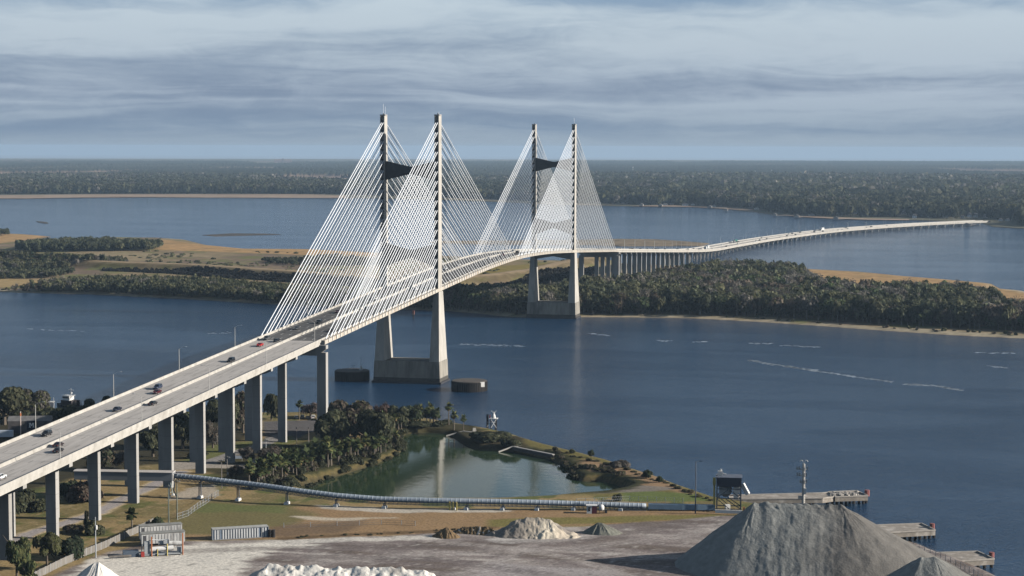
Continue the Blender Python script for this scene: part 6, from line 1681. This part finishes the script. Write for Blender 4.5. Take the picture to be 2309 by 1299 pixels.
boat_hull(T, 17, 6, 2.2, M('hull_dark', (.03, .035, .045), var=.2)); MB().box((1, 0, 3.4), (6.5, 4.6, 2.6)).build('deckhouse', M('deckhouse_dark', (.07, .06, .06)), T); MB().box((1.4, 0, 5.7), (4.0, 3.8, 2.0), taper=.92).build('wheelhouse', WHITE, T); MB().box((1.6, 0, 6.0), (4.04, 3.84, .6)).build('window', GLASS, T); MB().box((1.4, 0, 6.9), (4.8, 4.4, .18)).build('roof', WHITE, T)
mb = MB().tube([(-.2, 0, 6.9), (-.2, 0, 10.2)], .16, 6).beam((-1.6, 0, 9.6), (1.2, 0, 9.7), .22).box((-.2, 0, 8.2), (1.0, .8, .6)); mb.build('mast', WHITE, T)
for x in (-4, -5): MB().tube([(x, 0, 2.2), (x, 0, 5.0)], .45, 8).build('funnel', DARKP, T)
MB().tube([(-7.5, 0, 2), (-5.4, 0, 4.4)], .25, 6).build('davit', GALV, T)
g = G(110, 931, 0); T = thing('work_barge', 'grey boxy work barge with a pale roof moored left of the tug', 'boat', g, .3)
boat_hull(T, 12, 5, 1.2, MATS['hull_dark']); MB().box((-.5, 0, 3.2), (6, 4, 4.0)).build('cabin', M('barge_grey', (.20, .22, .25)), T); MB().box((-.5, 0, 5.3), (6.4, 4.4, .25)).build('roof', M('barge_roof', (.62, .60, .56)), T); MB().tube([(2.4, 0, 5.2), (2.4, 0, 7.4)], .1, 5).build('mast', WHITE, T)
HAZE_D = 4.4e-5
# ------------------------------------------------------------------ the far country
def far_wood(pts, sp, hr, label, name='far_wood', nq=60, leaf=.22, z=1.0, tint=.85, holes=()):
    P = scatter(PG(pts, z), sp)
    for q in holes: P = P[~inside(P[:, 0], P[:, 1], PG(q, 1.0))]
    n = len(P); patch = fbm(P[:, 0] / 130, P[:, 1] / 200, 131, 4)
    ci = np.searchsorted(np.array([.34, .52, .74, .92, .96, 1.01]), np.clip(rng.uniform(0, 1, n) * .6 + (patch - .25) * .8, 0, 1)).clip(0, 5)
    kinds = np.where(ci == 3, 0, np.where(rng.uniform(0, 1, n) < .75, 1, 2))
    H = rng.uniform(*hr, n) * (.8 + .4 * fbm(P[:, 0] / 60, P[:, 1] / 60, 141, 2)); Rr = H * rng.uniform(.45, .7, n)
    return wood(name, P, np.full(n, 0.8), H, Rr, kinds, PAL[ci] * tint * rng.uniform(.6, 1.45, (n, 1)) * (.62 + .75 * fbm(P[:, 0] / 45, P[:, 1] / 70, 173, 3))[:, None], nq, leaf, label)
HOUSE = [(1500, 463, 10, 4), (1515, 462, 8, 4), (1545, 464, 14, 5), (1562, 463, 8, 4), (1405, 460, 10, 3), (1610, 466, 8, 4), (1706, 472, 10, 4), (1886, 481, 7, 5), (1930, 482, 8, 4), (1958, 482, 8, 5), (2038, 484, 12, 7), (2062, 492, 10, 8), (2135, 491, 6, 5), (2170, 492, 9, 6),
         (2186, 490, 9, 9), (2200, 490, 10, 8), (2222, 491, 9, 7), (2256, 498, 8, 5), (2272, 498, 9, 5), (2285, 497, 7, 5), (1350, 458, 6, 3), (1830, 486, 14, 3), (2242, 488, 5, 4)]
HH = [[(px - w * 1.3, py - 1), (px - w * 1.5, py + 18), (px + w * 1.5, py + 18), (px + w * 1.3, py - 1)] for px, py, w, h in HOUSE] + [[(px - w * .6, py - 1.5), (px - w * .6, py + 1.2), (px + w * .6, py + 1.2), (px + w * .6, py - 1.5)] for px, py, w, h in HOUSE]
LSH = [(-200, 439), (60, 438), (330, 437), (600, 437), (800, 439), (960, 443), (1100, 449), (1250, 456)]
far_wood(LSH + [(1250, 432), (1100, 426), (960, 422), (800, 421), (600, 423), (330, 422), (60, 422), (-200, 422)], 13, (13, 24), 'grey green wood behind the tan strip of the left far shore')
far_wood([(-200, 423), (330, 423), (620, 424), (800, 422), (1250, 434), (1250, 408), (800, 404), (400, 400), (-200, 402)], 17, (12, 19), 'second belt of woodland behind the left far shore', nq=24, leaf=.42,
         holes=([(600, 401), (700, 398), (870, 398), (870, 413.5), (740, 413), (640, 411)],))
RSH = [(1250, 456), (1400, 461), (1490, 463), (1560, 463), (1620, 466), (1680, 470), (1740, 478), (1800, 485), (1870, 488), (1960, 490), (2050, 490), (2130, 493), (2220, 497), (2245, 506), (2309, 510), (2480, 515)]
far_wood(RSH + [(2480, 462), (2309, 460), (2050, 455), (1800, 450), (1560, 440), (1400, 437), (1250, 432)], 13.5, (12, 25), 'leafy wooded suburb along the right far shore', holes=HH)
far_wood([(2480, 463), (2050, 456), (1800, 451), (1560, 441), (1400, 438), (1250, 433), (1250, 402), (1600, 402), (2480, 408)], 18, (13, 25), 'second belt of woodland behind the right far shore', nq=24, leaf=.42)
# canopy to the horizon: a rolling sheet of tree tops
def canopy(name, pxl, pxr, rows, label, hh, fx, tint=.75):
    V = []; 
    A = np.array([G(pxl, r_, 0) for r_ in rows]); B = np.array([G(pxr, r_, 0) for r_ in rows]); n = 620
    t = np.linspace(0, 1, n)
    X = A[:, 0:1] + (B[:, 0:1] - A[:, 0:1]) * t; Y = A[:, 1:2] + (B[:, 1:2] - A[:, 1:2]) * t
    hs = hh * (.35 + .9 * rng.uniform(0, 1, X.shape)) * (.7 + .6 * fbm(X / 700, Y / 700, 151, 3)) + 1
    clear = fbm(X / 900, Y / 1900, 161, 4) > fx
    hs = np.where(clear, 1.6, hs)
    ci = np.searchsorted([.45, .62, .8, .92, .97], np.clip(rng.uniform(0, 1, X.shape) * .4 + (fbm(X / 500, Y / 1500, 171, 4) - .2) * .9, 0, .99).ravel())
    c = PAL[ci.clip(0, 5)] * tint * rng.uniform(.7, 1.35, (X.size, 1)); c = np.where(clear.ravel()[:, None], np.array(lin(150, 126, 110)), c)
    V = np.stack([X, Y, hs], -1).reshape(-1, 3)
    o = arrays(name, V, grid_faces(n, len(rows)), LEAF, vcol=c); tag(o, label, 'forest', kind='stuff')
def rowsf(d0, d1, k):
    D = np.exp(np.linspace(np.log(d0), np.log(d1), k)); return 341.5 + CAM[2] * FPX / D
canopy('distant_forest', -150, 1270, [r_ for r_ in rowsf(8700, 20600, 170)], 'endless flat forest running to the horizon on the left', 15, .66)
canopy('distant_forest', 1230, 2480, [r_ for r_ in rowsf(8900, 21200, 170)], 'endless flat forest running to the horizon on the right', 15, .68)

# buildings far off
def far_building(label, px, py, wpx, hpx, col, cat='building', roof=None, tower=None, depth=30, name='far_building', group=None):
    g = G(px, py, 1.0); D = np.linalg.norm(g - CAM); k = D / FPX; w, h = wpx * k, hpx * k
    T = thing(name, label, cat, g, facing(g), group)
    WM = M('wall_%d_%d_%d' % tuple(int(c * 255) for c in col), col, var=.1, scale=.05)
    if roof: MB().prism([(-w * .52, h), (w * .52, h), (w * .3, h + roof * k), (-w * .3, h + roof * k)], -depth * .52, depth * .52).build('roof', M('far_roof', (.30, .28, .27), var=.2, scale=.1), T)
    else: MB().box((0, 0, h + .6), (w * 1.01, depth * 1.01, 1.2)).build('roof', M('far_flat_roof', (.45, .44, .43), var=.1), T)
    mb = MB().box((0, 0, h / 2), (w, depth, h)).slot(1)
    for q in range(max(2, int(w / 9))): mb.box((-w / 2 + (q + .5) * w / max(2, int(w / 9)), -depth / 2 - .05, h * .55), (min(3.0, w * .12), .2, h * .3))
    mb.build('wall', [WM, M('far_glass', (.06, .07, .09), rough=.3)], T)
    if tower: MB().box((0, 0, (h + tower * k) / 2), (w * .09, depth * 1.1, h + tower * k)).build('stair_tower', M('far_tower', (.20, .19, .20)), T)
far_building('wide pinkish slab block with dark central stair tower on the left horizon', 638, 370, 38, 10.5, (.34, .27, .26), tower=2.0)
far_building('bright cream hall roof in the forest below the slab block', 661, 388, 18, 4.5, (.72, .62, .44))
far_building('pale flat hall at the right of the cream hall', 648, 386.5, 10, 2.5, (.6, .6, .6))
for i, (px, py, w, h) in enumerate([(738, 388, 12, 2.2), (754, 370, 7, 3), (776, 371, 14, 2.4), (70, 408, 6, 6), (1706, 392, 16, 5), (1804, 390, 6, 2.5), (1918, 373, 18, 2.2), (2012, 373, 26, 2.2), (2082, 373, 26, 2.6), (1760, 374, 50, 1.2), (2290, 411, 40, 5), (1728, 378, 10, 1.5)]):
    far_building('pale low building showing above the distant forest', px, py, w, h * 1.25, (.80, .79, .77), group='pale buildings in the distant forest', depth=40)
for px, py, pt in [(2137, 409, 390), (1427, 390, 376), (1740, 392, 383)]:
    g = G(px, py, 1.0); H = HZ(g, pt); T = thing('radio_mast', 'thin radio mast standing out of the distant forest', 'mast', g, 0, 'radio masts in the distant forest')
    MB().tube([(0, 0, 0), (0, 0, H)], [2.2, 1.4], 6).build('pole', M('mast_grey', (.45, .43, .43)), T)
    MB().box((0, 0, H * .9), (5, 5, H * .12)).build('antenna', WHITE, T)
# houses on the far shore
for i, (px, py, w, h) in enumerate(HOUSE):
    far_building('small pale house among the trees of the right far shore', px, py, w, h * .6, [(.78, .76, .72), (.62, .55, .48), (.82, .82, .82)][i % 3], roof=h * .5, depth=11, name='shore_house', cat='house', group='houses on the right far shore')
def dock(px0, py0, px1, py1, lab):
    a, b = G(px0, py0, .5), G(px1, py1, .5); T = thing('boat_dock', lab, 'dock', (b[0], b[1], 0), 0, 'private docks on the far shore')
    d = a - b; d[2] = 0; mb = MB().beam((0, 0, 2.2), (d[0], d[1], 2.2), 2.0, .3); mb.build('walkway', WOODP, T)
    n = max(3, int(np.linalg.norm(d) / 9)); mb = MB()
    for k in range(n + 1): mb.box((d[0] * k / n, d[1] * k / n, .6), (.5, .5, 3.4))
    mb.build('post', DARKP, T)
    MB().box((0, 0, 3.9), (9, 7, 3.0)).build('boathouse', M('boathouse', (.42, .40, .37)), T)
    MB().prism([(-5.5, 5.4), (5.5, 5.4), (0, 7.4)], -4.2, 4.2).build('roof', M('far_roof', (.30, .28, .27)), T)
for q in [(1640, 470, 1600, 470.5), (1710, 479, 1636, 478), (1776, 487, 1746, 489), (1812, 491, 1796, 492.5), (1930, 493.5, 1885, 497), (1494, 464, 1489, 467), (1450, 463, 1446, 466), (2200, 508, 2180, 512)]:
    dock(*q, 'timber dock with small roofed boathouse reaching out from the far shore')

# ------------------------------------------------------------------ haze
mb = MB(); mb.box((-1500, 13500, 76), (42000, 30500, 160))
o = mb.build('haze', None); o['kind'] = 'stuff'
o['label'] = 'thin blue haze filling the air over river and forest'; o['category'] = 'haze'
hm = bpy.data.materials.new('haze'); hm.use_nodes = True
hm.node_tree.nodes.clear()
ho = hm.node_tree.nodes.new('ShaderNodeOutputMaterial'); hv = hm.node_tree.nodes.new('ShaderNodeVolumePrincipled')
hv.inputs['Density'].default_value = HAZE_D; hv.inputs['Color'].default_value = (.54, .745, .97, 1); hv.inputs['Anisotropy'].default_value = 0.1
hm.node_tree.links.new(hv.outputs[0], ho.inputs['Volume'])
o.data.materials.append(hm)
